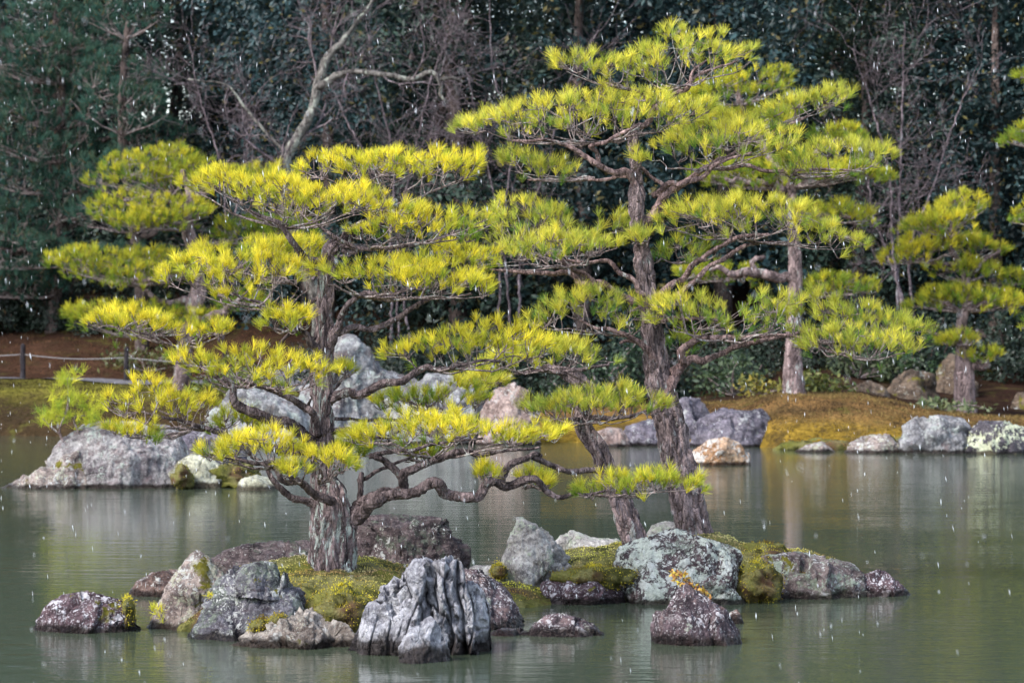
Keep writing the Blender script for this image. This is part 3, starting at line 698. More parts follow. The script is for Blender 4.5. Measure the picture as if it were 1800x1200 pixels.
rock('rock', 'brown rock under the shrubs behind the orange mound',
     [(1554, 712), (1572, 668), (1600, 648), (1640, 656), (1655, 712)], 'earth', D=67.5, zb=0.45, hd=0.7, res=(60, 40), deep=0.6)
rock('rock', 'tall rusty brown rock close behind the slender far pine',
     [(1638, 705), (1648, 645), (1670, 620), (1702, 640), (1720, 705)], 'earth', D=69, zb=0.5, hd=0.7, res=(60, 40), deep=0.6)
rock('rock', 'small brown rock past the slender far pine at the foot of the dark wood',
     [(1778, 712), (1790, 690), (1815, 686), (1836, 712)], 'earth', D=67, zb=0.45, hd=0.5, res=(50, 34), deep=0.5)

# moss cushions on rocks
def cushion(label, px, py, D, rx, rz, ry, seed, n=2200, tint=(1, 1, 1)):
    nu, nv = 28, 18
    th = np.linspace(0, 2 * math.pi, nu, endpoint=False); ph = np.linspace(0.02, math.pi * 0.98, nv)
    TH, PH = np.meshgrid(th, ph)
    p = np.stack([rx * np.cos(TH) * np.sin(PH), ry * np.sin(TH) * np.sin(PH), rz * np.cos(PH)], -1).reshape(-1, 3)
    p = p * (1 + 0.42 * fbm(p * 9 / max(1, rx * 2.5), 3, seed))[:, None]
    i = (np.arange(nv - 1)[:, None] * nu + np.arange(nu)[None]).ravel(); j = (np.arange(nv - 1)[:, None] * nu + (np.arange(nu)[None] + 1) % nu).ravel()
    c = P(px, py, D)
    e = empty('moss_cushion', c, label, 'moss')
    add_obj('moss_body', mesh_np('moss_body', p, np.stack([i, i + nu, j + nu, j], 1)), M_MOSS, e)
    r = np.random.default_rng(seed)
    k = r.integers(0, len(p), n); pos = p[k] * r.uniform(0.95, 1.02, (n, 1)) + r.normal(0, 0.012, (n, 3))
    nn = pos / (np.array([rx, ry, rz]) ** 2); nn /= np.linalg.norm(nn, axis=1)[:, None]
    t = np.clip(0.5 + 0.9 * fbm(pos * 8, 2, seed + 2), 0, 1)[:, None]
    cols = (np.array([0.62, 0.52, 0.05]) * t + np.array([0.17, 0.11, 0.025]) * (1 - t)) * r.uniform(0.6, 1.2, (n, 1)) * np.array(tint)
    V, Fc, C = blades(pos, nn, 0.016, 0.004, cols, 0.6, seed)
    me = mesh_np('moss_fuzz', V, Fc, False); set_tint(me, C)
    b = add_obj('moss_fuzz', me, M_MOSSBLADE, e); b['kind'] = 'stuff'
cushion('dark green moss hump between the huge lichen boulder and the grey green boulder', 1330, 1025, 26.45, 0.17, 0.16, 0.3, 1)
cushion('yellow moss lip hanging over the dark purple rock on the islet', 1042, 1014, 26.3, 0.26, 0.075, 0.14, 2)
cushion('brownish moss pad bulging between cream rock and fluted limestone', 600, 1075, 23.5, 0.22, 0.16, 0.3, 3, 3000)
cushion('green moss tuft on the right flank of the lone purple rock', 224, 1078, 23.95, 0.045, 0.10, 0.14, 4, 700)
cushion('bright green moss between the stepped boulder and the cream rock', 462, 1100, 22.95, 0.09, 0.05, 0.1, 5, 800)
cushion('yellowish moss on the mound right of the huge lichen boulder', 1345, 975, 27.3, 0.22, 0.08, 0.3, 6, 1500)
cushion('moss clump between pale rock and upright rock on the islet', 876, 1004, 26.7, 0.07, 0.06, 0.15, 7, 700)
cushion('brown moss clump beside the pale yellow rock on the back islet', 322, 838, 43.9, 0.13, 0.16, 0.3, 8, 700)
cushion('ochre moss bank at the right end of the back islet', 408, 840, 44.6, 0.34, 0.2, 0.5, 9, 1800)
cushion('moss pad on the cream rock below the big pine', 490, 1092, 22.85, 0.06, 0.04, 0.08, 10, 500)
cushion('dark moss bank along the water under the orange mound', 1440, 789, 57.2, 0.8, 0.16, 0.4, 11, 5000, (.75, .5, .5))
cushion('ochre moss strip between low pinkish rock and layered rock', 1588, 788, 57.0, 0.3, 0.2, 0.4, 12, 2400, (.9, .7, .5))

# ------------------------------------------------------------------ pines
YEL, GRN = np.array([0.80, 0.69, 0.055]), np.array([0.19, 0.30, 0.035])
RYEL, RGRN = np.array([0.74, 0.67, 0.085]), np.array([0.15, 0.28, 0.045])

def sample_prof(prof, D):
    a = np.array(prof, float)
    return (a[:, 0] - 900) / F * D, CAMH - (a[:, 1] - YH) / F * D, CAMH - (a[:, 2] - YH) / F * D

def make_pad(tree, org, prof, D, root, yel=0.6, dens=158, depth=0.62, L=0.082, W=0.0015, m=44, dark=1.0, seed=0, twigr=0.0044,
             limb_r=0.011, cmax=1.05, blue=0.0, twig_mat=None, hubs_per=6, sag=0.03, near_=True, pal=None):
    r = np.random.default_rng(seed * 131 + 5)
    X, T, B = sample_prof(prof, D)
    x0, x1 = X[0], X[-1]; xm = (x0 + x1) / 2; w = (x1 - x0) / 2
    c = float(np.clip(depth * w, 0.22, cmax))
    n = int(dens * math.pi * w * c * (1.25 if w > .35 else 1.9))
    th = r.uniform(0, 2 * math.pi, n); rr = np.sqrt(r.uniform(0, 1, n))
    ux, uy = rr * np.cos(th), rr * np.sin(th)
    clump = fbm(np.stack([ux * w * 4.6, uy * c * 4.6, ux * 0 + seed], 1), 3, seed)
    keep = (clump > (-0.27 if w > .6 else -2)) | (r.uniform(0, 1, n) < 0.25)
    ux, uy, clump, th = ux[keep], uy[keep], clump[keep], th[keep]; n = len(ux)
    x = xm + w * ux; Tz = np.interp(x, X, T) - L * 0.75; Bz = np.interp(x, X, B)
    Tz = np.maximum(Tz, Bz + 0.02)
    e = np.sqrt(np.clip(1 - (uy / np.sqrt(np.clip(1 - ux ** 2, 1e-3, 1))) ** 2, 0, 1))
    hgt = (Tz - Bz)
    ztop = Bz + hgt * (0.30 + 0.70 * e) + 0.055 * clump + 0.022 * np.abs(r.normal(0, 1, n))
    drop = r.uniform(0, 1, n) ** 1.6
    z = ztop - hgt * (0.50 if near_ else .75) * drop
    y = D + c * uy
    pos = np.stack([x, y, z], 1)
    out = np.stack([ux * (0.55 + 0.3 * drop), uy * (0.55 + .3 * drop), 1.0 - 0.3 * drop], 1) + r.normal(0, 0.24, (n, 3))
    out[:, 2] = np.maximum(out[:, 2], 0.25)
    out /= np.linalg.norm(out, axis=1)[:, None]
    # needles
    a = out[:, None].repeat(m, 1)
    pv = r.normal(0, 1, (n, m, 3)); pv -= a * (pv * a).sum(2, keepdims=True); pv /= np.linalg.norm(pv, axis=2, keepdims=True)
    ph = np.radians(6 + 48 * r.uniform(0, 1, (n, m)) ** 0.7)[..., None]
    d = a * np.cos(ph) + pv * np.sin(ph); d[..., 2] += 0.15
    d /= np.linalg.norm(d, axis=2, keepdims=True)
    size = r.uniform(0.62, 1.25, (n, 1, 1))
    st = pos[:, None] + a * (r.uniform(-0.42, 0.12, (n, m, 1)) * L)
    tip = st + d * L * size * r.uniform(0.8, 1.12, (n, m, 1))
    s = np.cross(d, r.normal(0, 1, (n, m, 3))); s /= np.linalg.norm(s, axis=2, keepdims=True)
    V = np.stack([st - s * W, st + s * W, tip + s * W * 0.35, tip - s * W * 0.35], 2).reshape(-1, 3)
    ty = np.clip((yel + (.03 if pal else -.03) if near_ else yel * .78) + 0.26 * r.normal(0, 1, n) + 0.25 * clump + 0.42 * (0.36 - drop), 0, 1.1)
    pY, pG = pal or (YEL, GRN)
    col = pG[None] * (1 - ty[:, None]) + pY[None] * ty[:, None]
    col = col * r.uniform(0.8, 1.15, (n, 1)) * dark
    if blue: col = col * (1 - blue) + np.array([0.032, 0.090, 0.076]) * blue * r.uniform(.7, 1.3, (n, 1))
    cols = col[:, None].repeat(m, 1) * r.uniform(0.7, 1.25, (n, m, 1))
    old = r.uniform(0, 1, (n, m)) < 0.035; cols[old] = np.array([0.30, 0.17, 0.06]) * dark
    cols = cols[:, :, None].repeat(4, 2).reshape(-1, 3)
    V = V - org
    me = mesh_np('needle_pad', V, np.arange(len(V)).reshape(-1, 4), False); set_tint(me, cols)
    pad = add_obj('needle_pad', me, M_NEEDLE, tree)
    # limbs of the pad, fanning from its root
    R0 = P(*root)
    K = int(np.clip(w * 11, 5, 26)); KP = 9
    an = np.linspace(0, 2 * math.pi, K, endpoint=False) + r.uniform(-0.25, 0.25, K); re = r.uniform(0.55, 0.97, K)
    ex = xm + w * re * np.cos(an); ey = D + c * re * np.sin(an)
    eT = np.interp(ex, X, T); eB = np.interp(ex, X, B)
    E = np.stack([ex, ey, eB + 0.22 * (eT - eB)], 1)
    tt = np.linspace(0, 1, KP)[None, :, None]
    Ctl = R0 * 0.45 + E * 0.55; Ctl[:, 2] = np.minimum(R0[2] * 0.35 + E[:, 2] * 0.65, np.interp(Ctl[:, 0], X, B) + 0.01) - sag
    LP_ = (1 - tt) ** 2 * R0 + 2 * tt * (1 - tt) * Ctl[:, None] + tt ** 2 * E[:, None]
    wob = np.stack([vnoise(np.stack([np.arange(K)[:, None].repeat(KP, 1).ravel() * 7.7 + seed, np.tile(np.linspace(0, 4, KP), K), np.full(K * KP, 3.3 * k)], 1), seed + k).reshape(K, KP) for k in range(3)], 2)
    LP_ = LP_ + wob * 0.045 * np.sin(tt * math.pi)
    LR = (limb_r * (1 - 0.72 * tt[..., 0])) * r.uniform(0.7, 1.25, (K, 1))
    parts = [multi_tube(LP_, LR, 5)]
    nodes = LP_[:, 2:].reshape(-1, 3); nrad = np.hypot((nodes[:, 0] - xm) / w, (nodes[:, 1] - D) / c)
    # hubs
    nh = max(4, n // hubs_per); hid = r.choice(n, nh, replace=False)
    hub = pos[hid] - out[hid] * 0.055; hub[:, 2] -= 0.02; hub[:, 2] = np.maximum(hub[:, 2], np.interp(hub[:, 0], X, B) - 0.01)
    hrad = np.hypot(ux[hid], uy[hid])
    def connect(pts, prad, nodes, nrad, pen):
        dx = pts[:, None, :] - nodes[None]
        dd = np.sqrt((dx[..., :2] ** 2).sum(2) + 0.6 * dx[..., 2] ** 2) + pen * np.clip(nrad[None] - prad[:, None] + 0.06, 0, None)
        return dd.argmin(1)
    def curve(A, Bp, lift, jit, kp):
        tq = np.linspace(0, 1, kp)[None, :, None]
        mid = A * 0.4 + Bp * 0.6; mid[:, 2] = A[:, 2] * (1 - lift) + Bp[:, 2] * lift
        mid = mid + r.normal(0, jit, mid.shape)
        return (1 - tq) ** 2 * A[:, None] + 2 * tq * (1 - tq) * mid[:, None] + tq ** 2 * Bp[:, None]
    k1 = connect(hub, hrad, nodes, nrad, 1.2)
    c1 = curve(nodes[k1], hub, 0.25, 0.025, 6)
    parts.append(multi_tube(c1, np.linspace(twigr * 1.35, twigr * 0.9, 6)[None].repeat(nh, 0), 4))
    hn = c1[:, 2:].reshape(-1, 3); hnr = np.hypot((hn[:, 0] - xm) / w, (hn[:, 1] - D) / c)
    k2 = connect(pos, np.hypot(ux, uy), hn, hnr, 0.8)
    c2 = curve(hn[k2], pos, 0.3, 0.012, 5)
    parts.append(multi_tube(c2, np.linspace(twigr * 0.9, twigr * 0.6, 5)[None].repeat(n, 0), 3))
    Vt_, Ft_ = join([(v_, f_) for v_, f_ in parts])
    add_obj('twigs', mesh_np('twigs', Vt_ - org, Ft_), twig_mat or M_TWIG, pad)
    return n

def px_path(pts, D, step=0.03):
    """[(px, py, depth offset, width px)] -> path, radii"""
    a = np.array([[*P(p[0], p[1], D + p[2]), p[3] / 2.0 / F * (D + p[2])] for p in pts])
    c = catmull(a, step)
    return c[:, :3], np.maximum(c[:, 3], 0.003)
def wiggle(path, rad, seed, amt=0.5):
    L = np.concatenate([[0], np.cumsum(np.linalg.norm(np.diff(path, axis=0), axis=1))])
    w = np.stack([vnoise(np.stack([L / 0.16 + 50 * k, L * 0 + seed, L * 0], 1), seed + k) for k in range(3)], 1)
    f = np.clip(L / 0.15, 0, 1)[:, None]
    return path + w * f * np.minimum(rad, 0.05)[:, None] * amt

def pine(name, label, D, base, trunk, branches, pads, yel, group=None, bark=None, bbark=None, near=True, cat='pine tree', **kw):
    org = P(base[0], base[1], D)
    e = empty(name, org, label, cat, group)
    bark = bark or M_BARK; bbark = bbark or M_BARK_BRANCH
    path, rad = px_path(trunk, D, 0.015 if near else 0.05)
    V, T = tube(path, rad, 96 if near else 16, 0.026 if near else 0.02, 0.065 if near else 0.12, 3, 3.6, 0.05 if near else 0.03)
    add_obj('trunk', mesh_np('trunk', V - org, T), bark, e)
    for k, b in enumerate(branches):
        path, rad = px_path(b, D, 0.012 if near else 0.06)
        path = wiggle(path, rad, k + 11, 1.2); rad = rad * (.82 if near else 1)
        V, T = tube(path, rad, 26 if near else 8, np.clip(rad * .30, .002, .016)[:, None] * .8 if near else 0.01, 0.032 if near else 0.1, k, 1.8, 0.0)
        add_obj('branch', mesh_np('branch', V - org, T), bbark, e)
    tot = 0
    for k, pd in enumerate(pads):
        prof, dd, root = pd[0], pd[1], pd[2]
        o = dict(kw); o.update(pd[3] if len(pd) > 3 else {})
        y = o.pop('yel', yel)
        tot += make_pad(e, org, prof, D + dd, (root[0], root[1], D + (root[2] if len(root) > 2 else dd * 0.6)), y, seed=k + int(D * 7) % 91, **o)
    print(name, 'tufts', tot)
    return e

DL = 25.0
pine('pine_tree', 'big yellow green cloud pruned pine with thick flaking trunk on the mossy islet', DL, (583, 1012),
     [(584, 1032, 0, 108), (584, 1008, 0, 93), (585, 960, 0, 84), (585, 915, 0, 79), (581, 882, 0, 72), (571, 846, 0, 52), (567, 815, 0, 44), (566, 780, 0, 42), (566, 700, 0, 39), (567, 640, 0, 36), (570, 600, 0, 31), (571, 560, 0, 27), (572, 500, 0, 26), (574, 465, 0, 26), (580, 440, 0, 27), (602, 425, 0.03, 21), (628, 402, 0.08, 18), (660, 380, 0.15, 14), (700, 355, 0.25, 10)],
     [[(604, 960, 0, 30), (622, 905, -.05, 30), (650, 884, -.12, 26), (700, 872, -.2, 25), (755, 854, -.28, 25), (820, 863, -.3, 23), (880, 852, -.3, 21), (935, 846, -.3, 17), (965, 862, -.3, 13), (990, 876, -.3, 10), (1020, 867, -.3, 9), (1060, 862, -.3, 6), (1110, 858, -.3, 4)],
      [(874, 852, -.3, 17), (890, 832, -.3, 16), (915, 810, -.3, 13), (935, 797, -.28, 11), (952, 797, -.25, 8)],
      [(935, 803, -.28, 11), (965, 812, -.2, 13), (1005, 825, -.15, 13), (1046, 827, -.1, 13)],
      [(612, 905, 0, 28), (648, 877, -.1, 24), (690, 855, -.2, 22), (715, 838, -.25, 20), (755, 818, -.3, 17), (800, 796, -.35, 15), (840, 797, -.35, 12), (890, 790, -.3, 9), (950, 786, -.25, 5)],
      [(708, 842, -.22, 16), (690, 818, -.25, 14), (668, 804, -.3, 13), (648, 797, -.3, 12)],
      [(655, 801, -.3, 11), (690, 795, -.3, 10), (740, 784, -.35, 8), (800, 775, -.35, 6), (850, 770, -.35, 4)],
      [(628, 900, -.02, 13), (627, 860, 0, 12), (630, 835, 0.05, 12)],
      [(628, 845, 0.02, 9), (650, 838, .05, 9), (680, 822, .1, 8), (720, 800, .2, 5)],
      [(564, 792, 0, 36), (530, 756, -.1, 29), (480, 731, -.2, 26), (430, 706, -.3, 22), (408, 684, -.32, 15), (388, 667, -.35, 9)],
      [(560, 765, -.08, 16), (553, 738, -.12, 16), (525, 708, -.2, 15), (490, 692, -.28, 13), (450, 677, -.34, 10), (415, 660, -.38, 6)],
      [(552, 738, -.12, 9), (545, 712, -.15, 8), (548, 700, -.2, 5)],
      [(590, 885, -.05, 22), (560, 872, -.25, 19), (515, 846, -.45, 15), (470, 822, -.6, 12), (420, 808, -.65, 8), (370, 800, -.65, 5)],
      [(570, 890, 0, 18), (530, 876, -.1, 17), (500, 855, -.15, 15), (470, 820, -.2, 10), (440, 800, -.3, 6)],
      [(562, 800, -.05, 20), (500, 790, -.15, 15), (430, 775, -.2, 13), (370, 757, -.25, 11), (310, 738, -.25, 8), (250, 722, -.25, 5)],
      [(563, 652, 0, 17), (540, 640, -.08, 16), (515, 628, -.15, 13)],
      [(566, 622, 0, 22), (548, 590, -.1, 15), (530, 575, -.2, 10), (510, 570, -.25, 7)],
      [(552, 596, -.08, 9), (520, 584, -.05, 9), (498, 592, -.02, 8), (482, 608, 0, 7)],
      [(572, 625, 0, 24), (588, 595, -.03, 18), (592, 556, -.06, 15), (606, 545, -.1, 13), (640, 523, -.15, 12), (690, 515, -.18, 9), (740, 508, -.2, 6)],
      [(586, 588, -.03, 14), (640, 575, .0, 14), (690, 557, .05, 12), (725, 535, .05, 11), (770, 522, .0, 8), (830, 516, -.1, 4)],
      [(575, 708, 0, 24), (605, 698, -.05, 19), (650, 690, -.1, 18), (695, 676, -.15, 17), (722, 657, -.15, 15), (750, 646, -.15, 13), (810, 642, -.12, 9), (880, 634, -.1, 6)],
      [(572, 465, 0, 14), (548, 452, -.05, 15), (520, 430, -.1, 14), (496, 400, -.15, 13), (470, 388, -.15, 9), (430, 370, -.15, 6)],
      [(600, 440, 0, 9), (625, 442, -.05, 9), (590, 415, -.1, 8), (570, 400, -.1, 6), (550, 385, -.1, 5)],
      [(598, 432, 0, 10), (650, 437, -.1, 9), (700, 431, -.15, 8), (760, 420, -.2, 6), (820, 405, -.2, 4)],
      [(620, 405, .06, 12), (660, 395, -.05, 9), (710, 375, -.08, 6)],
      [(562, 520, 0, 9), (525, 542, .02, 9), (490, 545, .05, 8), (455, 530, .08, 7), (410, 515, .1, 5)],
      [(400, 680, -.3, 7), (350, 640, -.28, 7), (315, 612, -.25, 6), (270, 590, -.22, 5), (210, 575, -.2, 4)],
      [(584, 735, 0.1, 8), (650, 735, .35, 7), (740, 735, .5, 7), (820, 715, .5, 4)],
      [(572, 762, 0, 14), (610, 755, -.05, 14), (650, 765, -.1, 9), (700, 770, -.15, 6)]],
     [([(508, 285, 318), (540, 262, 335), (600, 256, 325), (680, 256, 328), (760, 260, 322), (820, 266, 330), (862, 272, 300)], .45, (680, 372), {'yel': .82}),
      ([(312, 308, 330), (350, 296, 350), (420, 296, 372), (500, 306, 388), (580, 320, 392), (640, 332, 376), (700, 342, 385), (748, 350, 368)], -.15, (500, 402), {'yel': .85}),
      ([(600, 395, 415), (660, 375, 425), (720, 370, 432), (780, 362, 432), (830, 360, 420), (872, 370, 398)], -.2, (650, 436), {'yel': .7, 'dens': 110}),
      ([(272, 478, 505), (310, 442, 522), (380, 432, 532), (450, 430, 540), (520, 440, 530), (565, 458, 515)], .0, (495, 545), {'yel': .8}),
      ([(300, 450, 480), (380, 425, 480), (460, 418, 480), (545, 412, 470), (600, 430, 465)], .7, (520, 500), {'yel': .62}),
      ([(540, 458, 492), (600, 448, 505), (680, 448, 520), (760, 456, 532), (830, 470, 528), (885, 498, 522)], -.25, (640, 522), {'yel': .72}),
      ([(690, 450, 480), (760, 425, 490), (830, 420, 500), (875, 440, 480)], .55, (740, 510), {'yel': .68}),
      ([(452, 555, 572), (490, 534, 588), (530, 538, 584), (552, 548, 566)], -.3, (520, 574), {'yel': .62}),
      ([(142, 552, 566), (180, 540, 578), (240, 545, 592), (300, 556, 602), (345, 570, 604)], -.25, (312, 612), {'yel': .86}),
      ([(340, 585, 592), (370, 566, 590), (408, 564, 588)], -.25, (320, 612), {'yel': .8, 'dens': 130}),
      ([(288, 624, 642), (340, 608, 668), (420, 604, 684), (500, 612, 690), (560, 622, 688), (600, 632, 672)], -.4, (450, 678), {'yel': .8}),
      ([(168, 694, 712), (220, 674, 738), (280, 666, 752), (340, 680, 752), (378, 692, 736)], -.35, (358, 756), {'yel': .82}),
      ([(184, 748, 762), (230, 735, 774), (284, 748, 768)], -.45, (335, 757, -.3), {'yel': .7}),
      ([(365, 720, 760), (410, 695, 780), (460, 720, 780)], .2, (430, 775), {'yel': .45}),
      ([(322, 778, 802), (380, 757, 816), (450, 750, 820), (520, 756, 815), (550, 766, 800)], -.75, (470, 824), {'yel': .82}),
      ([(535, 792, 815), (580, 780, 828), (632, 795, 822)], -.8, (560, 850), {'yel': .78}),
      ([(480, 815, 825), (510, 805, 838), (545, 815, 830)], -.85, (520, 848), {'yel': .72}),
      ([(668, 606, 632), (720, 586, 650), (800, 570, 655), (870, 556, 650), (930, 574, 642), (988, 600, 622)], -.15, (748, 647), {'yel': .82}),
      ([(645, 692, 712), (700, 672, 725), (780, 667, 735), (830, 670, 725), (868, 680, 700)], .6, (720, 736), {'yel': .42}),
      ([(588, 746, 778), (660, 734, 790), (740, 720, 790), (820, 722, 786), (900, 735, 790), (960, 742, 785), (998, 756, 776)], -.4, (760, 806), {'yel': .76}),
      ([(700, 780, 800), (740, 770, 815), (790, 775, 810)], .5, (720, 806), {'yel': .6, 'dens': 140}),
      ([(1002, 852, 866), (1040, 826, 872), (1100, 818, 876), (1160, 822, 872), (1210, 824, 868), (1250, 838, 856)], -.35, (1045, 868), {'yel': .55}),
      ([(832, 818, 835), (858, 806, 848), (884, 818, 840)], -.4, (876, 846), {'yel': .6}),
      ([(905, 840, 852), (935, 826, 858), (972, 840, 856)], .1, (930, 850), {'yel': .5}),
      ([(582, 640, 652), (605, 624, 668), (628, 642, 656)], .1, (572, 690), {'yel': .7}),
      ([(555, 775, 800), (600, 765, 815), (660, 775, 800)], .35, (600, 800), {'yel': .35})],
     0.7, bark=M_BARK_OLD)

DR = 28.0
pine('pine_tree', 'tall tiered pine with a leaning brown trunk behind the huge lichen boulder', DR, (1225, 962),
     [(1232, 985, 0, 72), (1222, 940, 0, 62), (1206, 860, 0, 60), (1190, 800, 0, 60), (1178, 740, 0, 57), (1162, 690, 0, 52), (1153, 640, 0, 42), (1148, 600, 0, 37), (1141, 540, 0, 35), (1133, 480, 0, 33), (1127, 430, 0, 28), (1121, 380, 0, 27), (1119, 335, 0, 27), (1117, 300, 0, 21), (1114, 250, 0, 18), (1112, 222, 0, 16)],
     [[(1118, 338, 0, 20), (1101, 309, -.05, 16), (1070, 297, -.1, 14), (1048, 288, -.15, 13), (1010, 263, -.2, 11), (960, 248, -.2, 8), (900, 245, -.2, 5)],
      [(1052, 290, -.14, 11), (1050, 270, -.15, 9), (1040, 261, -.2, 9), (1062, 250, -.25, 8), (1090, 232, -.25, 8), (1120, 222, -.25, 6)],
      [(1112, 232, 0, 14), (1127, 215, .05, 14), (1152, 190, .08, 13), (1178, 168, .1, 11), (1204, 150, .1, 11), (1218, 128, .1, 8), (1240, 105, .1, 5)],
      [(1203, 152, .1, 8), (1228, 132, .1, 8), (1262, 118, .1, 6), (1295, 105, .1, 4)],
      [(1150, 190, .08, 8), (1130, 165, 0, 7), (1090, 152, -.1, 6), (1050, 140, -.15, 4)],
      [(1116, 312, 0, 8), (1060, 313, .15, 7), (1000, 318, .25, 6), (930, 316, .3, 4)],
      [(1127, 405, 0, 20), (1145, 370, 0, 21), (1172, 338, 0, 18), (1205, 320, -.05, 15), (1245, 300, -.08, 12), (1310, 294, -.1, 9), (1400, 300, -.1, 7), (1500, 298, -.1, 4)],
      [(1148, 344, 0, 13), (1170, 332, -.08, 13), (1210, 318, -.15, 12), (1260, 290, -.2, 8), (1320, 270, -.2, 5)],
      [(1118, 292, 0, 9), (1140, 305, .05, 9), (1168, 325, .06, 9), (1185, 328, .04, 8)],
      [(1240, 300, -.05, 9), (1290, 265, .2, 8), (1340, 235, .4, 7), (1420, 205, .5, 5)],
      [(1155, 530, 0, 16), (1122, 505, -.08, 13), (1090, 482, -.1, 12), (1072, 462, -.1, 10), (1040, 462, -.1, 8), (1000, 455, -.1, 6)],
      [(1140, 545, 0, 16), (1070, 508, .1, 14), (1020, 490, .15, 13), (960, 480, .15, 11), (900, 479, .15, 8), (850, 470, .15, 5)],
      [(1055, 505, .1, 14), (1025, 478, 0, 11), (998, 462, -.1, 9), (980, 440, -.2, 6)],
      [(1148, 525, 0, 14), (1190, 487, -.1, 13), (1232, 460, -.15, 12), (1250, 442, -.18, 11), (1292, 420, -.2, 9), (1350, 412, -.2, 6)],
      [(1180, 535, -.1, 14), (1215, 500, -.15, 12), (1248, 468, -.15, 11), (1290, 440, -.1, 9), (1330, 425, -.05, 7), (1400, 425, 0, 5)],
      [(1170, 730, 0, 28), (1172, 690, -.06, 24), (1184, 648, -.1, 22), (1205, 622, -.15, 17), (1235, 603, -.2, 14), (1280, 596, -.25, 12), (1330, 592, -.25, 9), (1400, 596, -.25, 7), (1470, 622, -.25, 5), (1530, 635, -.2, 3)],
      [(1182, 655, -.06, 22), (1230, 628, .05, 17), (1290, 606, .1, 12), (1370, 592, .15, 8), (1440, 580, .15, 5)],
      [(1165, 660, 0, 20), (1138, 612, -.1, 14), (1105, 594, -.15, 11), (1070, 580, -.2, 8), (1020, 565, -.2, 5)],
      [(1128, 600, -.1, 9), (1108, 600, -.15, 8), (1092, 604, -.18, 6)],
      [(1150, 570, 0, 9), (1200, 560, -.1, 8), (1260, 565, -.2, 6)]],
     [([(1075, 110, 142), (1120, 78, 152), (1160, 45, 158), (1220, 36, 150), (1280, 42, 142), (1332, 78, 112)], .05, (1205, 150), {'yel': .66}),
      ([(968, 96, 116), (1010, 78, 145), (1060, 78, 152), (1118, 92, 150)], -.2, (1105, 158), {'yel': .72}),
      ([(792, 216, 235), (850, 190, 242), (930, 168, 258), (1000, 154, 252), (1080, 148, 246), (1160, 158, 240), (1220, 164, 222), (1258, 180, 200)], -.1, (1055, 250), {'yel': .7}),
      ([(866, 266, 292), (910, 253, 318), (970, 268, 320), (1025, 286, 312)], .35, (1045, 313), {'yel': .55}),
      ([(1300, 198, 216), (1380, 170, 214), (1440, 150, 204), (1502, 146, 182)], .55, (1320, 236, .4), {'yel': .6}),
      ([(1130, 245, 290), (1200, 220, 300), (1280, 205, 292), (1350, 208, 282), (1415, 232, 260)], -.2, (1240, 298), {'yel': .66}),
      ([(1180, 215, 250), (1260, 190, 250), (1340, 185, 250), (1400, 200, 240)], .6, (1280, 265, .3), {'yel': .42}),
      ([(1350, 262, 298), (1420, 240, 318), (1500, 233, 316), (1550, 240, 296), (1585, 262, 280)], -.05, (1380, 304), {'yel': .56}),
      ([(822, 385, 440), (880, 345, 450), (950, 352, 440), (1020, 352, 430), (1090, 370, 420), (1115, 385, 415)], .35, (1010, 470, .05), {'yel': .52}),
      ([(820, 440, 468), (880, 415, 478), (960, 398, 470), (1040, 400, 455), (1105, 418, 445)], -.25, (1000, 470), {'yel': .64}),
      ([(1140, 372, 420), (1200, 352, 418), (1280, 340, 418), (1350, 332, 418), (1420, 358, 440), (1480, 388, 458), (1535, 418, 440)], -.15, (1310, 422), {'yel': .64}),
      ([(1140, 425, 460), (1190, 408, 468), (1260, 415, 455)], .1, (1230, 455), {'yel': .36, 'dens': 90}),
      ([(896, 562, 585), (955, 512, 578), (1020, 500, 580), (1100, 500, 590), (1170, 518, 598)], -.1, (1080, 588), {'yel': .48}),
      ([(1120, 525, 585), (1180, 515, 595), (1260, 512, 600), (1340, 502, 598), (1420, 505, 590)], -.35, (1270, 598), {'yel': .56}),
      ([(1330, 520, 590), (1400, 505, 600), (1460, 512, 605), (1520, 530, 610), (1580, 545, 615), (1645, 565, 598)], .15, (1400, 594), {'yel': .46}),
      ([(1400, 578, 618), (1460, 570, 632), (1520, 570, 644), (1580, 580, 640), (1630, 598, 612)], -.4, (1440, 612), {'yel': .52}),
      ([(1150, 590, 620), (1190, 575, 640), (1240, 580, 625)], .35, (1180, 640), {'yel': .35, 'dens': 90}),
      ([(1100, 400, 420), (1125, 388, 430), (1150, 402, 420)], -.25, (1126, 425), {'yel': .6, 'dens': 120}),
      ([(1108, 270, 285), (1118, 262, 290), (1130, 270, 285)], -.2, (1117, 295), {'yel': .7, 'dens': 120})],
     0.55, bark=M_BARK, bbark=M_BARK_RED, L=0.094, dens=135, pal=(RYEL, RGRN))

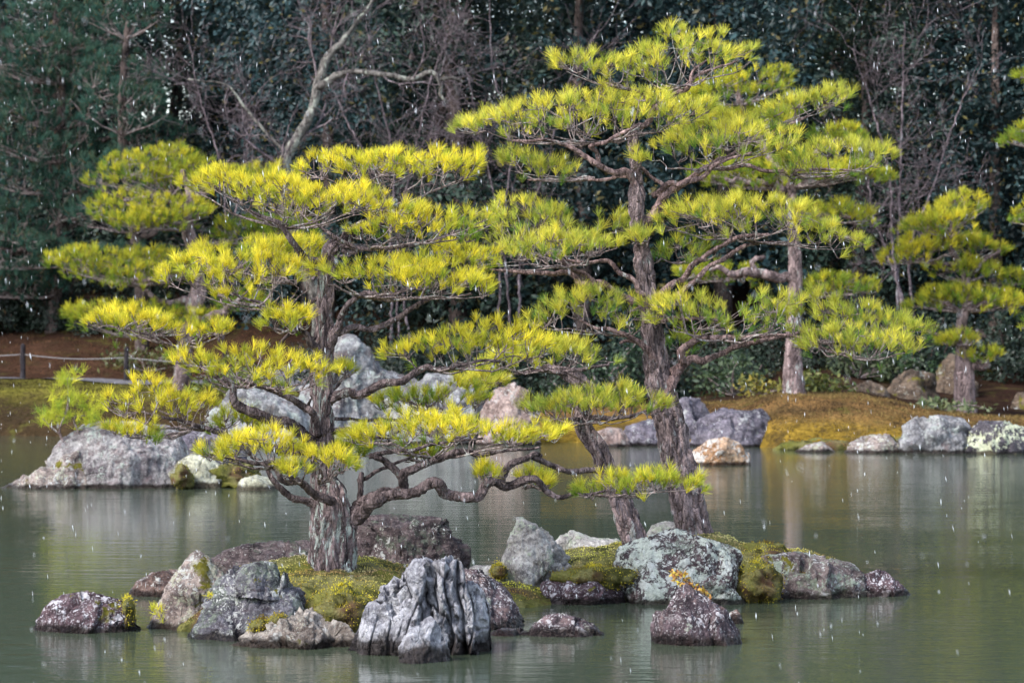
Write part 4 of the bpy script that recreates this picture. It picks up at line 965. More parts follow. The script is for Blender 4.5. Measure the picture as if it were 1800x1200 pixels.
DM = 27.4
pine('pine_tree', 'slim pine with a crooked trunk leaning left over the water between the two larger pines', DM, (1122, 968),
     [(1128, 985, 0, 48), (1116, 950, 0, 44), (1098, 900, 0, 42), (1078, 850, 0, 40), (1058, 805, 0, 37), (1042, 775, 0, 34), (1026, 750, 0, 31), (1026, 715, 0, 30), (1034, 690, 0, 29), (1020, 670, 0, 27), (990, 655, 0, 20), (955, 646, 0, 13)],
     [[(1030, 745, 0, 16), (1005, 742, -.1, 13), (975, 742, -.2, 10), (940, 735, -.25, 6)],
      [(1030, 735, 0, 14), (1060, 738, -.15, 11), (1100, 730, -.25, 8), (1140, 720, -.25, 5)],
      [(990, 655, 0, 12), (1020, 645, -.05, 9), (1070, 640, -.05, 6)],
      [(965, 648, 0, 11), (920, 655, 0, 8), (870, 662, 0, 5)]],
     [([(826, 640, 662), (900, 602, 652), (960, 590, 645), (1030, 592, 648), (1090, 616, 640)], .1, (985, 655), {'yel': .62}),
      ([(912, 702, 735), (970, 682, 742), (1040, 674, 742), (1100, 680, 740), (1150, 690, 730), (1180, 702, 716)], -.3, (1028, 745), {'yel': .46}),
      ([(800, 660, 675), (850, 648, 680), (900, 655, 672)], -.1, (900, 660), {'yel': .75})],
     0.5, L=0.090, dens=175, pal=(RYEL, RGRN))

# pines on the far bank
bgk = dict(near=False, near_=False, bark=M_BARK_FAR, bbark=M_BARK_FAR, L=0.16, W=0.0042, m=30, dens=96, dark=0.88, twigr=0.006, limb_r=0.022, depth=0.5, cmax=1.5, hubs_per=9)
pine('pine_tree', 'broad pruned pine with orange upper trunk on the left far bank', 66.5, (322, 690),
     [(320, 715, 0, 36), (322, 640, 0, 32), (335, 560, 0, 31), (348, 510, 0, 29), (342, 450, 0, 24), (330, 400, 0, 22), (335, 350, 0, 17), (320, 300, 0, 10)],
     [[(330, 565, 0, 18), (370, 558, -.2, 16), (400, 543, -.3, 13), (420, 520, -.3, 8)], [(340, 530, 0, 14), (285, 528, .2, 11), (255, 510, .2, 7)],
      [(333, 480, 0, 14), (280, 490, -.2, 10), (200, 495, -.3, 7)], [(333, 370, 0, 12), (280, 350, -.1, 9), (220, 350, -.2, 6)], [(330, 580, 0, 12), (270, 585, .1, 9), (200, 575, .1, 6)], [(335, 350, 0, 12), (380, 330, 0, 9), (440, 318, 0, 6)]],
     [([(150, 305, 330), (190, 268, 340), (260, 252, 330), (320, 250, 325), (378, 272, 310)], .2, (300, 350), {'yel': .38}),
      ([(152, 345, 380), (200, 325, 400), (270, 330, 402), (340, 340, 395), (375, 360, 380)], -.4, (310, 390), {'yel': .5}),
      ([(250, 300, 330), (320, 285, 340), (400, 300, 335)], .5, (330, 345), {'yel': .4}),
      ([(190, 375, 395), (250, 360, 405), (330, 370, 405)], -.7, (320, 405), {'yel': .5}),
      ([(360, 300, 320), (430, 280, 330), (500, 290, 312)], .2, (400, 335), {'yel': .5}),
      ([(78, 440, 462), (130, 428, 490), (220, 432, 510), (300, 432, 500), (350, 445, 480)], 0, (270, 500), {'yel': .45}),
      ([(108, 540, 558), (160, 524, 585), (240, 522, 602), (320, 530, 590), (390, 545, 565)], 0, (270, 590), {'yel': .40}),
      ([(370, 385, 420), (430, 370, 430), (520, 375, 425), (560, 390, 415)], .8, (360, 430), {'yel': .2}),
      ([(380, 520, 545), (430, 500, 550), (480, 515, 545)], -.1, (420, 545), {'yel': .3}),
      ([(320, 645, 690), (380, 620, 715), (440, 650, 700)], .3, (325, 690), {'yel': .15})],
     0.5, **bgk)
pine('pine_tree', 'tall far pine with a straight grey trunk rooted in the orange mound', 61.0, (1396, 697),
     [(1396, 712, 0, 52), (1396, 690, 0, 42), (1394, 640, 0, 34), (1396, 580, 0, 30), (1398, 480, 0, 26), (1396, 420, 0, 22), (1392, 370, 0, 23), (1388, 330, 0, 19), (1370, 300, 0, 15), (1330, 240, 0, 13), (1302, 180, 0, 11), (1300, 150, 0, 7)],
     [[(1396, 492, 0, 18), (1340, 482, -.1, 17), (1290, 478, -.2, 13), (1250, 470, -.2, 8)], [(1330, 482, -.1, 10), (1322, 458, -.1, 9), (1345, 448, -.1, 7)],
      [(1392, 345, 0, 16), (1360, 322, -.1, 14), (1310, 318, -.2, 11), (1250, 310, -.2, 7)], [(1390, 330, 0, 12), (1420, 320, 0, 10), (1460, 310, 0, 6)], [(1398, 380, 0, 10), (1450, 375, 0, 9), (1500, 380, 0, 5)]],
     [([(1200, 160, 180), (1260, 122, 185), (1320, 104, 180), (1392, 112, 165)], 0, (1302, 185), {'yel': .5}),
      ([(1240, 195, 215), (1320, 180, 230), (1420, 170, 215)], .3, (1320, 235), {'yel': .3}),
      ([(1210, 290, 325), (1300, 270, 330), (1400, 275, 325), (1520, 280, 320), (1570, 300, 320)], .2, (1380, 335), {'yel': .32}),
      ([(1420, 355, 380), (1480, 342, 392), (1545, 372, 400)], -.1, (1440, 385), {'yel': .4}),
      ([(1180, 470, 500), (1260, 450, 500), (1330, 455, 500)], .3, (1300, 485), {'yel': .25}),
      ([(1390, 485, 515), (1470, 470, 525), (1545, 485, 520)], .2, (1410, 520), {'yel': .25}),
      ([(1420, 220, 260), (1480, 205, 250), (1540, 230, 260)], .4, (1430, 270), {'yel': .3})],
     0.4, **bgk)
pine('pine_tree', 'slender far pine with ochre tinted pads beside the layered white rock', 62.5, (1696, 712),
     [(1696, 728, 0, 48), (1696, 700, 0, 38), (1695, 650, 0, 36), (1692, 610, 0, 26), (1690, 570, 0, 20), (1702, 520, 0, 16), (1690, 470, 0, 13), (1668, 430, 0, 11), (1680, 380, 0, 7)],
     [[(1698, 650, 0, 16), (1725, 642, -.1, 14), (1738, 640, -.1, 10)], [(1692, 600, 0, 12), (1660, 590, -.2, 9), (1630, 580, -.2, 6)], [(1690, 560, 0, 14), (1680, 540, 0, 10), (1650, 530, 0, 7)], [(1700, 545, 0, 14), (1740, 530, 0, 10), (1780, 528, 0, 7)],
      [(1690, 470, 0, 10), (1640, 458, -.1, 8), (1590, 455, -.1, 5)], [(1695, 490, 0, 9), (1730, 460, 0, 7), (1760, 440, 0, 5)]],
     [([(1566, 395, 415), (1620, 365, 405), (1690, 324, 390), (1748, 345, 372)], .1, (1675, 405), {'yel': .62}),
      ([(1535, 445, 465), (1590, 408, 468), (1650, 395, 455), (1700, 400, 450)], -.2, (1640, 458), {'yel': .82}),
      ([(1670, 415, 450), (1720, 405, 440), (1775, 430, 445)], .3, (1700, 470), {'yel': .5}),
      ([(1590, 380, 405), (1650, 362, 410), (1720, 365, 405)], -.4, (1670, 420), {'yel': .6}),
      ([(1620, 460, 485), (1690, 445, 490), (1770, 465, 485)], .1, (1690, 495), {'yel': .4}),
      ([(1585, 530, 545), (1640, 500, 545), (1700, 490, 540), (1770, 505, 550), (1810, 520, 545)], 0, (1690, 548), {'yel': .48}),
      ([(1640, 590, 605), (1690, 570, 608), (1730, 585, 610)], -.3, (1680, 605), {'yel': .66}),
      ([(1690, 615, 632), (1730, 598, 635), (1765, 612, 628)], -.2, (1720, 638), {'yel': .5}),
      ([(1740, 470, 500), (1780, 460, 510), (1830, 470, 500)], .4, (1720, 500), {'yel': .35})],
     0.5, **bgk)
pine('pine_tree', 'pine mostly outside the frame reaching in with three pads past the slender far pine', 60.0, (1880, 715),
     [(1880, 730, 0, 46), (1878, 600, 0, 40), (1870, 450, 0, 32), (1880, 300, 0, 24), (1870, 180, 0, 16), (1872, 100, 0, 8)],
     [[(1872, 400, 0, 14), (1830, 390, 0, 10), (1790, 385, 0, 6)], [(1880, 260, 0, 12), (1820, 258, 0, 9), (1780, 250, 0, 6)]],
     [([(1752, 240, 255), (1800, 205, 265), (1860, 200, 260), (1920, 220, 255)], 0, (1850, 262), {'yel': .35}),
      ([(1770, 380, 395), (1810, 338, 398), (1880, 335, 395), (1940, 360, 390)], 0, (1850, 395), {'yel': .38}),
      ([(1782, 125, 135), (1830, 98, 145), (1900, 90, 150), (1950, 110, 140)], 0, (1870, 150), {'yel': .45}),
      ([(1790, 560, 580), (1850, 530, 590), (1930, 540, 585)], 0, (1870, 590), {'yel': .4})],
     0.4, **bgk)
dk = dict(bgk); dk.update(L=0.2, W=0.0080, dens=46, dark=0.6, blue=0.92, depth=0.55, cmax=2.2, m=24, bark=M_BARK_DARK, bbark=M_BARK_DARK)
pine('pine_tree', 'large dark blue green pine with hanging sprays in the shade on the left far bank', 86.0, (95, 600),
     [(97, 620, 0, 26), (92, 560, 0, 25), (110, 430, 0, 22), (95, 300, 0, 20), (110, 180, 0, 17), (100, 60, 0, 16), (105, -60, 0, 9)],
     [[(100, 450, 0, 15), (30, 440, -.4, 12), (-40, 450, -.4, 8)], [(105, 390, 0, 14), (180, 340, -.3, 10)], [(98, 260, 0, 12), (200, 240, -.2, 8)], [(105, 170, 0, 12), (30, 150, 0, 8)], [(102, 100, 0, 10), (180, 70, 0, 7)]],
     [([(-80, 130, 200), (40, 100, 220), (150, 90, 215), (240, 110, 200), (295, 150, 190)], 0, (105, 230), {}),
      ([(-60, 260, 330), (40, 230, 350), (140, 235, 345), (220, 250, 330)], -.6, (105, 340), {}),
      ([(90, 250, 300), (170, 225, 310), (240, 240, 290)], .4, (110, 320), {}),
      ([(-100, 370, 420), (0, 340, 430), (100, 345, 425), (160, 370, 410)], 0, (100, 420), {}),
      ([(-100, 480, 520), (0, 450, 530), (70, 455, 530), (125, 480, 520)], -.4, (95, 520), {}),
      ([(-60, 20, 90), (60, -20, 95), (160, 0, 90), (230, 40, 80)], 0, (105, 100), {}),
      ([(20, -120, -40), (100, -150, -40), (190, -100, -40)], 0, (105, -30), {}),
      ([(-90, 190, 260), (0, 165, 275), (90, 170, 280), (170, 190, 270)], -1.2, (105, 290), {}),
      ([(60, 300, 370), (150, 285, 380), (230, 305, 370)], -1.0, (105, 390), {}),
      ([(-80, 70, 130), (20, 45, 140), (120, 55, 135), (210, 80, 130)], -1.0, (105, 150), {}),
      ([(-120, 415, 470), (-20, 395, 480), (80, 405, 475), (150, 430, 465)], -1.0, (95, 470), {})],
     0.25, **dk)
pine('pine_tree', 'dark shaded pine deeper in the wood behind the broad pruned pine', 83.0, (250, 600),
     [(250, 620, 0, 26), (248, 500, 0, 24), (235, 380, 0, 20), (215, 200, 0, 18), (225, 40, 0, 10)],
     [[(240, 420, 0, 12), (300, 400, 0, 9), (350, 395, 0, 6)]],
     [([(130, 110, 160), (210, 70, 180), (290, 100, 170), (310, 130, 160)], 0, (215, 190), {}),
      ([(190, 210, 250), (260, 190, 270), (340, 215, 260)], 0, (220, 280), {}),
      ([(120, 350, 400), (220, 330, 410), (320, 350, 405)], 0, (235, 410), {}),
      ([(150, 0, 50), (230, -40, 60), (300, 0, 50)], 0, (222, 70), {}),
      ([(140, 150, 215), (220, 130, 225), (300, 155, 215)], -1.0, (215, 240), {}),
      ([(120, 270, 335), (210, 255, 345), (310, 275, 335)], -1.0, (235, 350), {}),
      ([(140, 430, 490), (230, 415, 500), (330, 435, 490)], -.6, (245, 500), {})],
     0.2, **dk)

# sapling pines on rocks
def sapling(label, base, D, stems, tufts, L, seed, m=26, yel=0.6, W=0.002):
    org = P(base[0], base[1], D); e = empty('pine_sapling', org, label, 'sapling')
    for s in stems:
        path, rad = px_path(s, D, 0.02); V, T = tube(path, rad, 7)
        add_obj('stem', mesh_np('stem', V - org, T), M_TWIG, e)
    r = np.random.default_rng(seed)
    pos = np.array([P(t[0], t[1], D + (t[2] if len(t) > 2 else 0)) for t in tufts]); n = len(pos)
    a = np.tile([0, 0, 1.0], (n, 1)) + r.normal(0, 0.45, (n, 3)); a /= np.linalg.norm(a, axis=1)[:, None]
    a = a[:, None].repeat(m, 1); pv = r.normal(0, 1, (n, m, 3)); d = a + pv * 0.55; d /= np.linalg.norm(d, axis=2, keepdims=True)
    st = pos[:, None] - a * r.uniform(0, .5, (n, m, 1)) * L; tip = st + d * L * r.uniform(.8, 1.1, (n, m, 1))
    s = np.cross(d, r.normal(0, 1, d.shape)); s /= np.linalg.norm(s, axis=2, keepdims=True)
    V = np.stack([st - s * W, st + s * W, tip + s * W * .35, tip - s * W * .35], 2).reshape(-1, 3) - org
    ty = np.clip(yel + .2 * r.normal(0, 1, n), 0, 1)[:, None]; col = GRN * (1 - ty) + YEL * ty
    cols = col[:, None].repeat(4 * m, 1).reshape(-1, 3)
    me = mesh_np('needles', V, np.arange(len(V)).reshape(-1, 4), False); set_tint(me, cols)
    add_obj('needles', me, M_NEEDLE, e)
rr = np.random.default_rng(4)
tf = []
for (cx, cy, sx, sy, k) in ((118, 665, 22, 14, 16), (125, 700, 32, 12, 22), (90, 730, 32, 16, 28), (150, 735, 30, 10, 18), (160, 715, 20, 8, 10)):
    tf += [(cx + rr.normal(0, sx * .6), cy + rr.normal(0, sy * .6), rr.normal(0, .25)) for _ in range(k)]
sapling('small yellow green pine growing from a crack in the massive whitish boulder', (108, 775), 44.4,
        [[(112, 778, 0, 5), (105, 755, 0, 4), (118, 720, 0, 4), (120, 690, 0, 3), (118, 665, 0, 2)], [(140, 765, 0, 4), (130, 735, 0, 3), (150, 730, 0, 2)], [(108, 765, 0, 3), (90, 750, 0, 3), (75, 735, 0, 2)]], tf, 0.15, 1, 24, 0.4, 0.003)
sapling('tiny yellow pine seedling at the foot of the pointed tan slab rock', (284, 1095), 23.75,
        [[(290, 1090, 0, 4), (284, 1082, 0, 3), (276, 1072, 0, 2)]], [(268, 1068), (276, 1066), (284, 1068), (272, 1074), (280, 1080), (286, 1088)], 0.06, 2, 22, 0.75)
sapling('tiny yellow seedling sprouting on the face of the blue grey stepped boulder', (369, 1052), 23.15,
        [[(369, 1054, 0, 3), (369, 1046, 0, 2)]], [(366, 1045), (372, 1044), (369, 1048)], 0.04, 3, 16, 0.8)

# shrub with reddish yellow leaves on the pyramid rock
def leafy(name, label, cat, org, centres, n, size, colA, colB, seed, spread, group=None, stems=True, mat=None):
    r = np.random.default_rng(seed); e = empty(name, org, label, cat, group)
    C = np.array(centres); k = r.integers(0, len(C), n)
    pos = C[k] + r.normal(0, 1, (n, 3)) * spread
    d1 = r.normal(0, 1, (n, 3)); d1 /= np.linalg.norm(d1, axis=1)[:, None]
    d2 = np.cross(d1, r.normal(0, 1, (n, 3))); d2 /= np.linalg.norm(d2, axis=1)[:, None]
    s = size * r.uniform(.6, 1.2, (n, 1))
    V = np.stack([pos - d1 * s, pos + d2 * s * .42, pos + d1 * s, pos - d2 * s * .42], 1).reshape(-1, 3) - org
    t = r.uniform(0, 1, (n, 1)); col = np.array(colA) * t + np.array(colB) * (1 - t)
    me = mesh_np('leaves', V, np.arange(4 * n).reshape(-1, 4), False); set_tint(me, np.repeat(col, 4, 0))
    add_obj('leaves', me, mat or M_LEAF, e)
    if stems:
        A = np.tile(org, (len(C), 1)); tq = np.linspace(0, 1, 5)[None, :, None]
        mid = A * .5 + C * .5 + r.normal(0, .15, C.shape) * np.linalg.norm(C - A, axis=1)[:, None]
        cv = (1 - tq) ** 2 * A[:, None] + 2 * tq * (1 - tq) * mid[:, None] + tq ** 2 * C[:, None]
        rad = np.linalg.norm(C - A, axis=1)[:, None] * np.linspace(.022, .01, 5)[None]
        V, Fq = multi_tube(cv, rad, 4)
        add_obj('stems', mesh_np('stems', V - org, Fq), M_TWIG, e)
    return e
cs = [P(x, y, 23.1 + d) for x, y, d in ((1184, 1006, 0), (1192, 1012, .05), (1200, 1010, 0), (1208, 1018, .04), (1216, 1026, 0), (1196, 1022, -.03), (1226, 1034, 0), (1238, 1043, 0), (1210, 1032, -.02), (1244, 1044, 0), (1186, 1016, 0))]
leafy('shrub', 'small straggly shrub with orange yellow leaves on top of the pyramid shaped rock', 'shrub', P(1204, 1038, 23.1), cs, 150, 0.022, (0.55, 0.42, 0.05), (0.42, 0.16, 0.07), 5, 0.018)
for (px, py, D, w, h, n, ca, cb, lab) in (
    (1340, 690, 63.5, .5, .35, 260, (.10, .12, .03), (.26, .20, .03), 'low yellowish bush left of the straight grey far trunk'),
    (1440, 690, 64, .7, .35, 400, (.05, .085, .025), (.14, .14, .03), 'low green bush right of the straight grey far trunk'),
    (1660, 722, 60.5, .55, .2, 260, (.06, .10, .04), (.16, .17, .08), 'small leafy plant at the foot of the slender far pine'),
    (1585, 625, 70, .9, .6, 600, (.03, .06, .03), (.06, .10, .04), 'dark green bush over the brown rocks behind the orange mound'),
    (1510, 640, 70, .9, .5, 600, (.04, .06, .03), (.09, .11, .05), 'grey green bush above the mossy olive rock'),
    (1290, 650, 68, .9, .9, 700, (.03, .055, .03), (.07, .10, .04), 'dark bush behind the wide violet boulder'),
    (1060, 640, 70, 1.0, 1.3, 800, (.02, .045, .025), (.05, .085, .04), 'tall dark bush between the two leaning trunks on the far bank'),
    (255, 590, 80, 1.2, .5, 500, (.05, .06, .02), (.10, .10, .03), 'olive bush on the reddish slope above the fence'),
    (440, 690, 66, 1.2, .7, 700, (.06, .09, .02), (.16, .17, .03), 'green bush behind the broad pale violet rock')):
    r = np.random.default_rng(n); X0, Y0, _ = P(px, py, D); z0 = tz(X0, Y0)
    cs = [np.array([X0 + r.normal(0, w * .5), Y0 + r.normal(0, w * .4), z0 + h * r.uniform(.15, 1)]) for _ in range(14)]
    leafy('shrub', lab, 'shrub', np.array([X0, Y0, z0]), cs, n, 0.075, ca, cb, n, (w * .2, w * .2, h * .2))

# ------------------------------------------------------------------ fence
posts = [(-140, 660), (40, 663), (222, 669), (395, 674)]
tops = []
for k, (px, py) in enumerate(posts):
    X, D, z = ground_hit(px, py); D = 78.6 - 0.9 * k; X = (px - 900) / F * D; z = tz(X, D)
    a = np.linspace(0, 2 * math.pi, 10, endpoint=False)
    path = np.array([[0, 0, -0.2], [0.004, 0, .2], [0, .005, .5], [0.006, 0, .78], [0.006, 0, .84]]); V, T = tube(catmull(path, .05), np.interp(np.linspace(0, 1, len(catmull(path, .05))), [0, .95, 1], [.064, .058, .05]), 12, 0.006, 0.06, k)
    o = add_obj('fence_post', mesh_np('fence_post', V, T), M_POST, loc=(X, D, z))
    tag(o, 'dark wooden rope fence post on the path along the left far bank', 'fence post', 'rope fence posts')
    tops.append((X, D, z + 0.6))
for k in range(3):
    A, B = np.array(tops[k]), np.array(tops[k + 1]); t = np.linspace(0, 1, 14)[:, None]
    path = A * (1 - t) + B * t; path[:, 2] -= 0.07 * np.sin(t[:, 0] * math.pi); V, T = tube(path - A, np.full(14, .012), 6)
    tag(add_obj('fence_rope', mesh_np('fence_rope', V, T), M_ROPE, loc=A), 'grey rope sagging between the dark fence posts on the far bank', 'rope', 'fence ropes')

# ------------------------------------------------------------------ forest
def make_broadleaf(seed, h, w):
    r = np.random.default_rng(seed)
    blobs = []
    for k in range(84):
        z = r.uniform(0.0, 1.0); rad = w * (0.45 + 0.55 * math.sin(min(1, z * 1.15 + .1) * math.pi) ** 0.7)
        a = r.uniform(0, 2 * math.pi); q = rad * math.sqrt(r.uniform(0.05, 1))
        blobs.append((q * math.cos(a), q * math.sin(a) * .8, z * h, r.uniform(.55, 1.15)))
    pos, nr, tint = [], [], []
    for bx_, by_, bz_, br in blobs:
        m = int(370 * br ** 2)
        d = r.normal(0, 1, (m, 3)); d /= np.linalg.norm(d, axis=1)[:, None]
        p = d * br * r.uniform(0.55, 1.08, (m, 1)) * [1, 1, .72] + [bx_, by_, bz_]
        p += 0.25 * np.stack([fbm(p * 1.7 + k * 30, 2, seed + k) for k in range(3)], 1)
        pos.append(p); nr.append(d); tint.append(np.full(m, r.uniform(.6, 1.3)))
    pos, nr, tint = np.vstack(pos), np.vstack(nr), np.concatenate(tint); n = len(pos)
    nn = nr * .8 + r.normal(0, .6, (n, 3)) + [0, 0, .5]; nn /= np.linalg.norm(nn, axis=1)[:, None]
    d1 = np.cross(nn, r.normal(0, 1, (n, 3))); d1 /= np.linalg.norm(d1, axis=1)[:, None]; d2 = np.cross(nn, d1)
    s = r.uniform(.055, .105, (n, 1))
    V = np.stack([pos - d1 * s, pos + d2 * s * .5 + nn * s * .1, pos + d1 * s, pos - d2 * s * .5 + nn * s * .1], 1).reshape(-1, 3)
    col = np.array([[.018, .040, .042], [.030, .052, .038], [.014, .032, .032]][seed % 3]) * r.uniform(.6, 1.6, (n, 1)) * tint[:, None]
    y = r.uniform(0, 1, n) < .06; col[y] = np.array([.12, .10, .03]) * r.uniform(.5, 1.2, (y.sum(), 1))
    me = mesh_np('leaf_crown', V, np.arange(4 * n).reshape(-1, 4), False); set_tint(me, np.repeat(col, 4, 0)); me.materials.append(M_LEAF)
    path = catmull(np.array([[0, 0, -.6], [.15, 0, h * .25], [-.1, .1, h * .5], [.1, 0, h * .85]]), .3)
    V, T = tube(path, np.linspace(.24, .06, len(path)), 10, .02, .2, seed)
    tm = mesh_np('forest_trunk', V, T); tm.materials.append(M_BARK_DARK)
    return me, tm
protos = [make_broadleaf(100 + k, h, w) for k, (h, w) in enumerate(((12.5, 2.7), (11.5, 3.0), (13.5, 2.6)))]
fr = np.random.default_rng(12)
spots = []
for row, (D, dx, off) in enumerate(((84, 3.3, 0), (90, 3.6, 1.7), (97, 3.5, .8))):
    x = -21 - row + off
    while x < 22 + row:
        spots.append((x + fr.uniform(-.7, .7), D + fr.uniform(-1.6, 1.6))); x += dx
spots += [(-4.6, 80), (-1.4, 79), (1.6, 77.5), (5.0, 78), (8.4, 78), (11.6, 77.5), (14.6, 77), (17.8, 78), (21, 78), (-.9, 94), (-3.4, 93.5), (-5.6, 96), (-8.2, 95)]
FL = 'dark evergreen broadleaf tree in the dense wood behind the pond'
for k, (x, D) in enumerate(spots):
    if x < -6.5: D += 9.5 if D < 88 else 6
    cm, tm = protos[k % 3]
    sc = fr.uniform(.82, 1.15)
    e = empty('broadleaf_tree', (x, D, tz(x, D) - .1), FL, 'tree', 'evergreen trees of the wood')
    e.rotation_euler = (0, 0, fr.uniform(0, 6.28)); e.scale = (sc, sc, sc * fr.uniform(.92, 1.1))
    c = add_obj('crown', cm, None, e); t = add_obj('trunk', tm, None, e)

# understorey shrubs at the foot of the wood
um = []
for k in range(2):
    r = np.random.default_rng(300 + k); n = 3200
    d = r.normal(0, 1, (n, 3)); d /= np.linalg.norm(d, axis=1)[:, None]; d[:, 2] = np.abs(d[:, 2])
    p = d * r.uniform(.4, 1.05, (n, 1)) * [1.3, 1.1, 1.5]; p += .2 * np.stack([fbm(p * 2 + 20 * j, 2, k + j) for j in range(3)], 1)
    d1 = r.normal(0, 1, (n, 3)); d1 /= np.linalg.norm(d1, axis=1)[:, None]; d2 = np.cross(d1, d); d2 /= np.linalg.norm(d2, axis=1)[:, None] + 1e-6
    s = r.uniform(.035, .07, (n, 1)); V = np.stack([p - d1 * s, p + d2 * s * .5, p + d1 * s, p - d2 * s * .5], 1).reshape(-1, 3)
    me = mesh_np('leaves', V, np.arange(4 * n).reshape(-1, 4), False)
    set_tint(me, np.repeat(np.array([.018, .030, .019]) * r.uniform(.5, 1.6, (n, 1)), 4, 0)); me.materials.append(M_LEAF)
    st = r.uniform(-1, 1, (9, 3)) * [.9, .8, 0] + [0, 0, 1.0]; tq = np.linspace(0, 1, 5)[None, :, None]
    V, Fq = multi_tube(np.tile(np.array([0, 0, -.2]), (9, 1))[:, None] * (1 - tq) + st[:, None] * tq, np.full((9, 5), .02), 4)
    sm = mesh_np('stems', V, Fq); sm.materials.append(M_BARK_DARK); um.append((me, sm))
for k in range(44):
    x = -16 + k * .85 + fr.uniform(-.4, .4); D = fr.uniform(70.5, 74.5)
    if x < -4.2: D = fr.uniform(84, 87)
    e = empty('understorey_shrub', (x, D, tz(x, D)), 'dark leafy undergrowth shrub at the shaded foot of the wood', 'shrub', 'undergrowth shrubs')
    s = fr.uniform(.6, 1.1); e.scale = (s, s, s * fr.uniform(.8, 1.4)); e.rotation_euler = (0, 0, fr.uniform(0, 6))
    add_obj('leaves', um[k % 2][0], None, e); add_obj('stems', um[k % 2][1], None, e)

# bare trees
def grow(start, dirn, length, rad, depth, r, segs, out, up=0.12):
    n = 6; p = np.array(start, float); d = np.array(dirn, float); pts = [p.copy()]; rads = [rad]
    for k in range(n):
        d = d + r.normal(0, .20, 3) + [0, 0, up * .3]; d /= np.linalg.norm(d)
        p = p + d * length / n; pts.append(p.copy()); rads.append(rad * (1 - .5 * (k + 1) / n))
        if depth > 0 and k >= 1:
            for _ in range(1 if r.uniform() < .9 else 2):
                nd = d + r.normal(0, .75, 3); nd[1] *= .8; nd /= np.linalg.norm(nd)
                grow(p, nd, length * r.uniform(.45, .72), rads[-1] * .62, depth - 1, r, segs, out, up)
    segs.append((np.array(pts), np.array(rads)))
def bare_tree(label, limbs, D, seed, mat_t, depth, base, twiglen=1.5, trunk=None, group=None):
    r = np.random.default_rng(seed); org = P(base[0], base[1], D); org[2] = tz(org[0], org[1]) - .05
    e = empty('bare_tree', org, label, 'bare tree', group)
    segs = []
    for k, lb in enumerate(limbs):
        path, rad = px_path(lb, D, .12); path = wiggle(path, np.full(len(path), .05), seed + k, .5)
        V, T = tube(path, rad, 12, .008, .12, seed + k)
        add_obj('trunk' if k == 0 else 'branch', mesh_np('limb', V - org, T), mat_t, e)
        for j in range(len(path) // 4, len(path), 5):
            d = path[j] - path[max(0, j - 3)]; d = d / (np.linalg.norm(d) + 1e-6)
            nd = d * .5 + r.normal(0, .7, 3) + [0, 0, .15]; nd /= np.linalg.norm(nd)
            grow(path[j], nd, twiglen * r.uniform(.5, 1.15), max(.008, rad[j] * .38), depth, r, segs, None)
    Pn = np.stack([s[0] for s in segs]); Rn = np.maximum(np.stack([s[1] for s in segs]), .0042)
    V, Fq = multi_tube(Pn, Rn, 3)
    add_obj('twigs', mesh_np('twigs', V - org, Fq), M_TWIG_RED, e)
    print('bare', len(segs))
bare_tree('leaning bare tree with pale lichen covered trunk and a crooked side branch', [
    [(568, 640, 0, 26), (548, 500, 0, 25), (505, 380, 0, 24), (500, 290, 0, 21), (525, 240, 0, 19), (548, 195, 0, 18), (560, 140, 0, 17), (578, 100, 0, 15), (608, 68, 0, 9)],
    [(555, 155, 0, 16), (590, 135, -.1, 12), (625, 127, -.2, 10), (680, 131, -.3, 9), (715, 140, -.3, 9), (755, 128, -.3, 9), (772, 140, -.3, 7), (775, 165, -.3, 6), (788, 182, -.3, 4)],
    [(772, 140, -.3, 7), (795, 138, -.3, 6), (815, 145, -.3, 4)],
    [(505, 275, 0, 6), (440, 200, .1, 5), (400, 150, .2, 4), (330, 140, .2, 3)],
    [(600, 75, 0, 8), (640, 20, 0, 5), (680, -40, 0, 3)]], 70, 3, M_BARK_PALE, 2, (568, 640), 1.5)
def multi(px, D, tops, wd):
    rq = np.random.default_rng(int(px))
    return [[(px + rq.uniform(-25, 25), 600, 0, wd)] + [(px + (x - px) * f ** 1.6 + rq.uniform(-14, 14), 600 + (y - 600) * f ** .85, d * f, wd * (1 - .6 * f)) for f in (.25, .5, .75)] + [(x, y, d, wd * .25)] for x, y, d in tops]
GB = 'bare trees among the evergreens'
bare_tree('bare reddish twigged tree spreading in front of the wood above the lichen tree branch', multi(700, 74, ((640, 20, 0), (800, 30, -.5), (560, 100, .3)), 5), 74, 7, M_TWIG_RED, 2, (700, 600), 1.7)
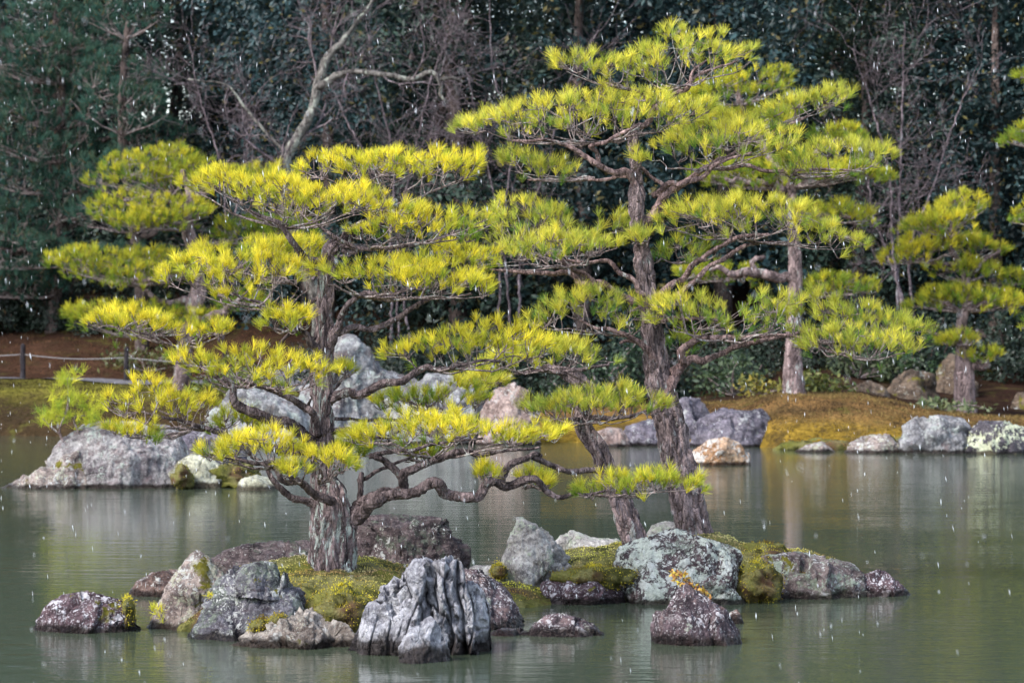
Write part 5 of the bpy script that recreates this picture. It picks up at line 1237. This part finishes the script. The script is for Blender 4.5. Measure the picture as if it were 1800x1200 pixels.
bare_tree('bare reddish twigged tree behind the top of the tall tiered pine', multi(900, 76, ((860, -20, 0), (1060, 40, -.5), (820, 120, .2)), 5), 76, 8, M_TWIG_RED, 2, (900, 600), 1.7)
bare_tree('bare many stemmed reddish tree rising behind the slender far pine', multi(1590, 73, ((1500, 90, 0), (1590, 40, .3), (1720, 110, .2), (1460, 200, .2)), 6), 73, 9, M_TWIG_RED, 2, (1590, 600), 1.5)
bare_tree('thin grey bare tree left of the lichen tree', multi(400, 78, ((330, 60, 0), (470, 130, -.3)), 5), 78, 10, M_TWIG_RED, 2, (400, 600), 1.6)

# ------------------------------------------------------------------ falling snow
ns = 2300
r = np.random.default_rng(77)
Ds = r.uniform(6.5 ** 1.5, 56 ** 1.5, ns) ** (1 / 1.5)
pos = np.stack([r.uniform(-1, 1, ns) * (1100 / F) * Ds, Ds, r.uniform(-0.0, 1, ns)], 1)
pos[:, 2] = CAMH - (r.uniform(-150, 1250, ns) - YH) / F * Ds
pos = pos[pos[:, 2] > 0.05]; ns = len(pos)
ax = np.array([0.10, 0, -1.0]) + r.normal(0, .09, (ns, 3)); ax /= np.linalg.norm(ax, axis=1)[:, None]
s1 = np.cross(ax, [0, 1.0, 0]); s1 /= np.linalg.norm(s1, axis=1)[:, None]; s2 = np.cross(ax, s1)
hl = r.uniform(.012, .034, (ns, 1)); hw = .0013 + .0020 * r.uniform(0, 1, (ns, 1)) ** 2
_sz = np.clip(pos[:, 1:2] / 22, .35, 1.0); hl = hl * _sz; hw = hw * _sz
V = np.stack([pos + ax * hl, pos - ax * hl, pos + s1 * hw, pos - s1 * hw, pos + s2 * hw, pos - s2 * hw], 1).reshape(-1, 3)
fc = np.array([[0, 2, 4], [0, 4, 3], [0, 3, 5], [0, 5, 2], [1, 4, 2], [1, 3, 4], [1, 5, 3], [1, 2, 5]])
Fs = (fc[None] + np.arange(ns)[:, None, None] * 6).reshape(-1, 3)
tag(add_obj('falling_snow', mesh_np('falling_snow', V, Fs), M_SNOW), 'white snow flakes falling in front of the trees and over the pond', 'snow', kind='stuff')
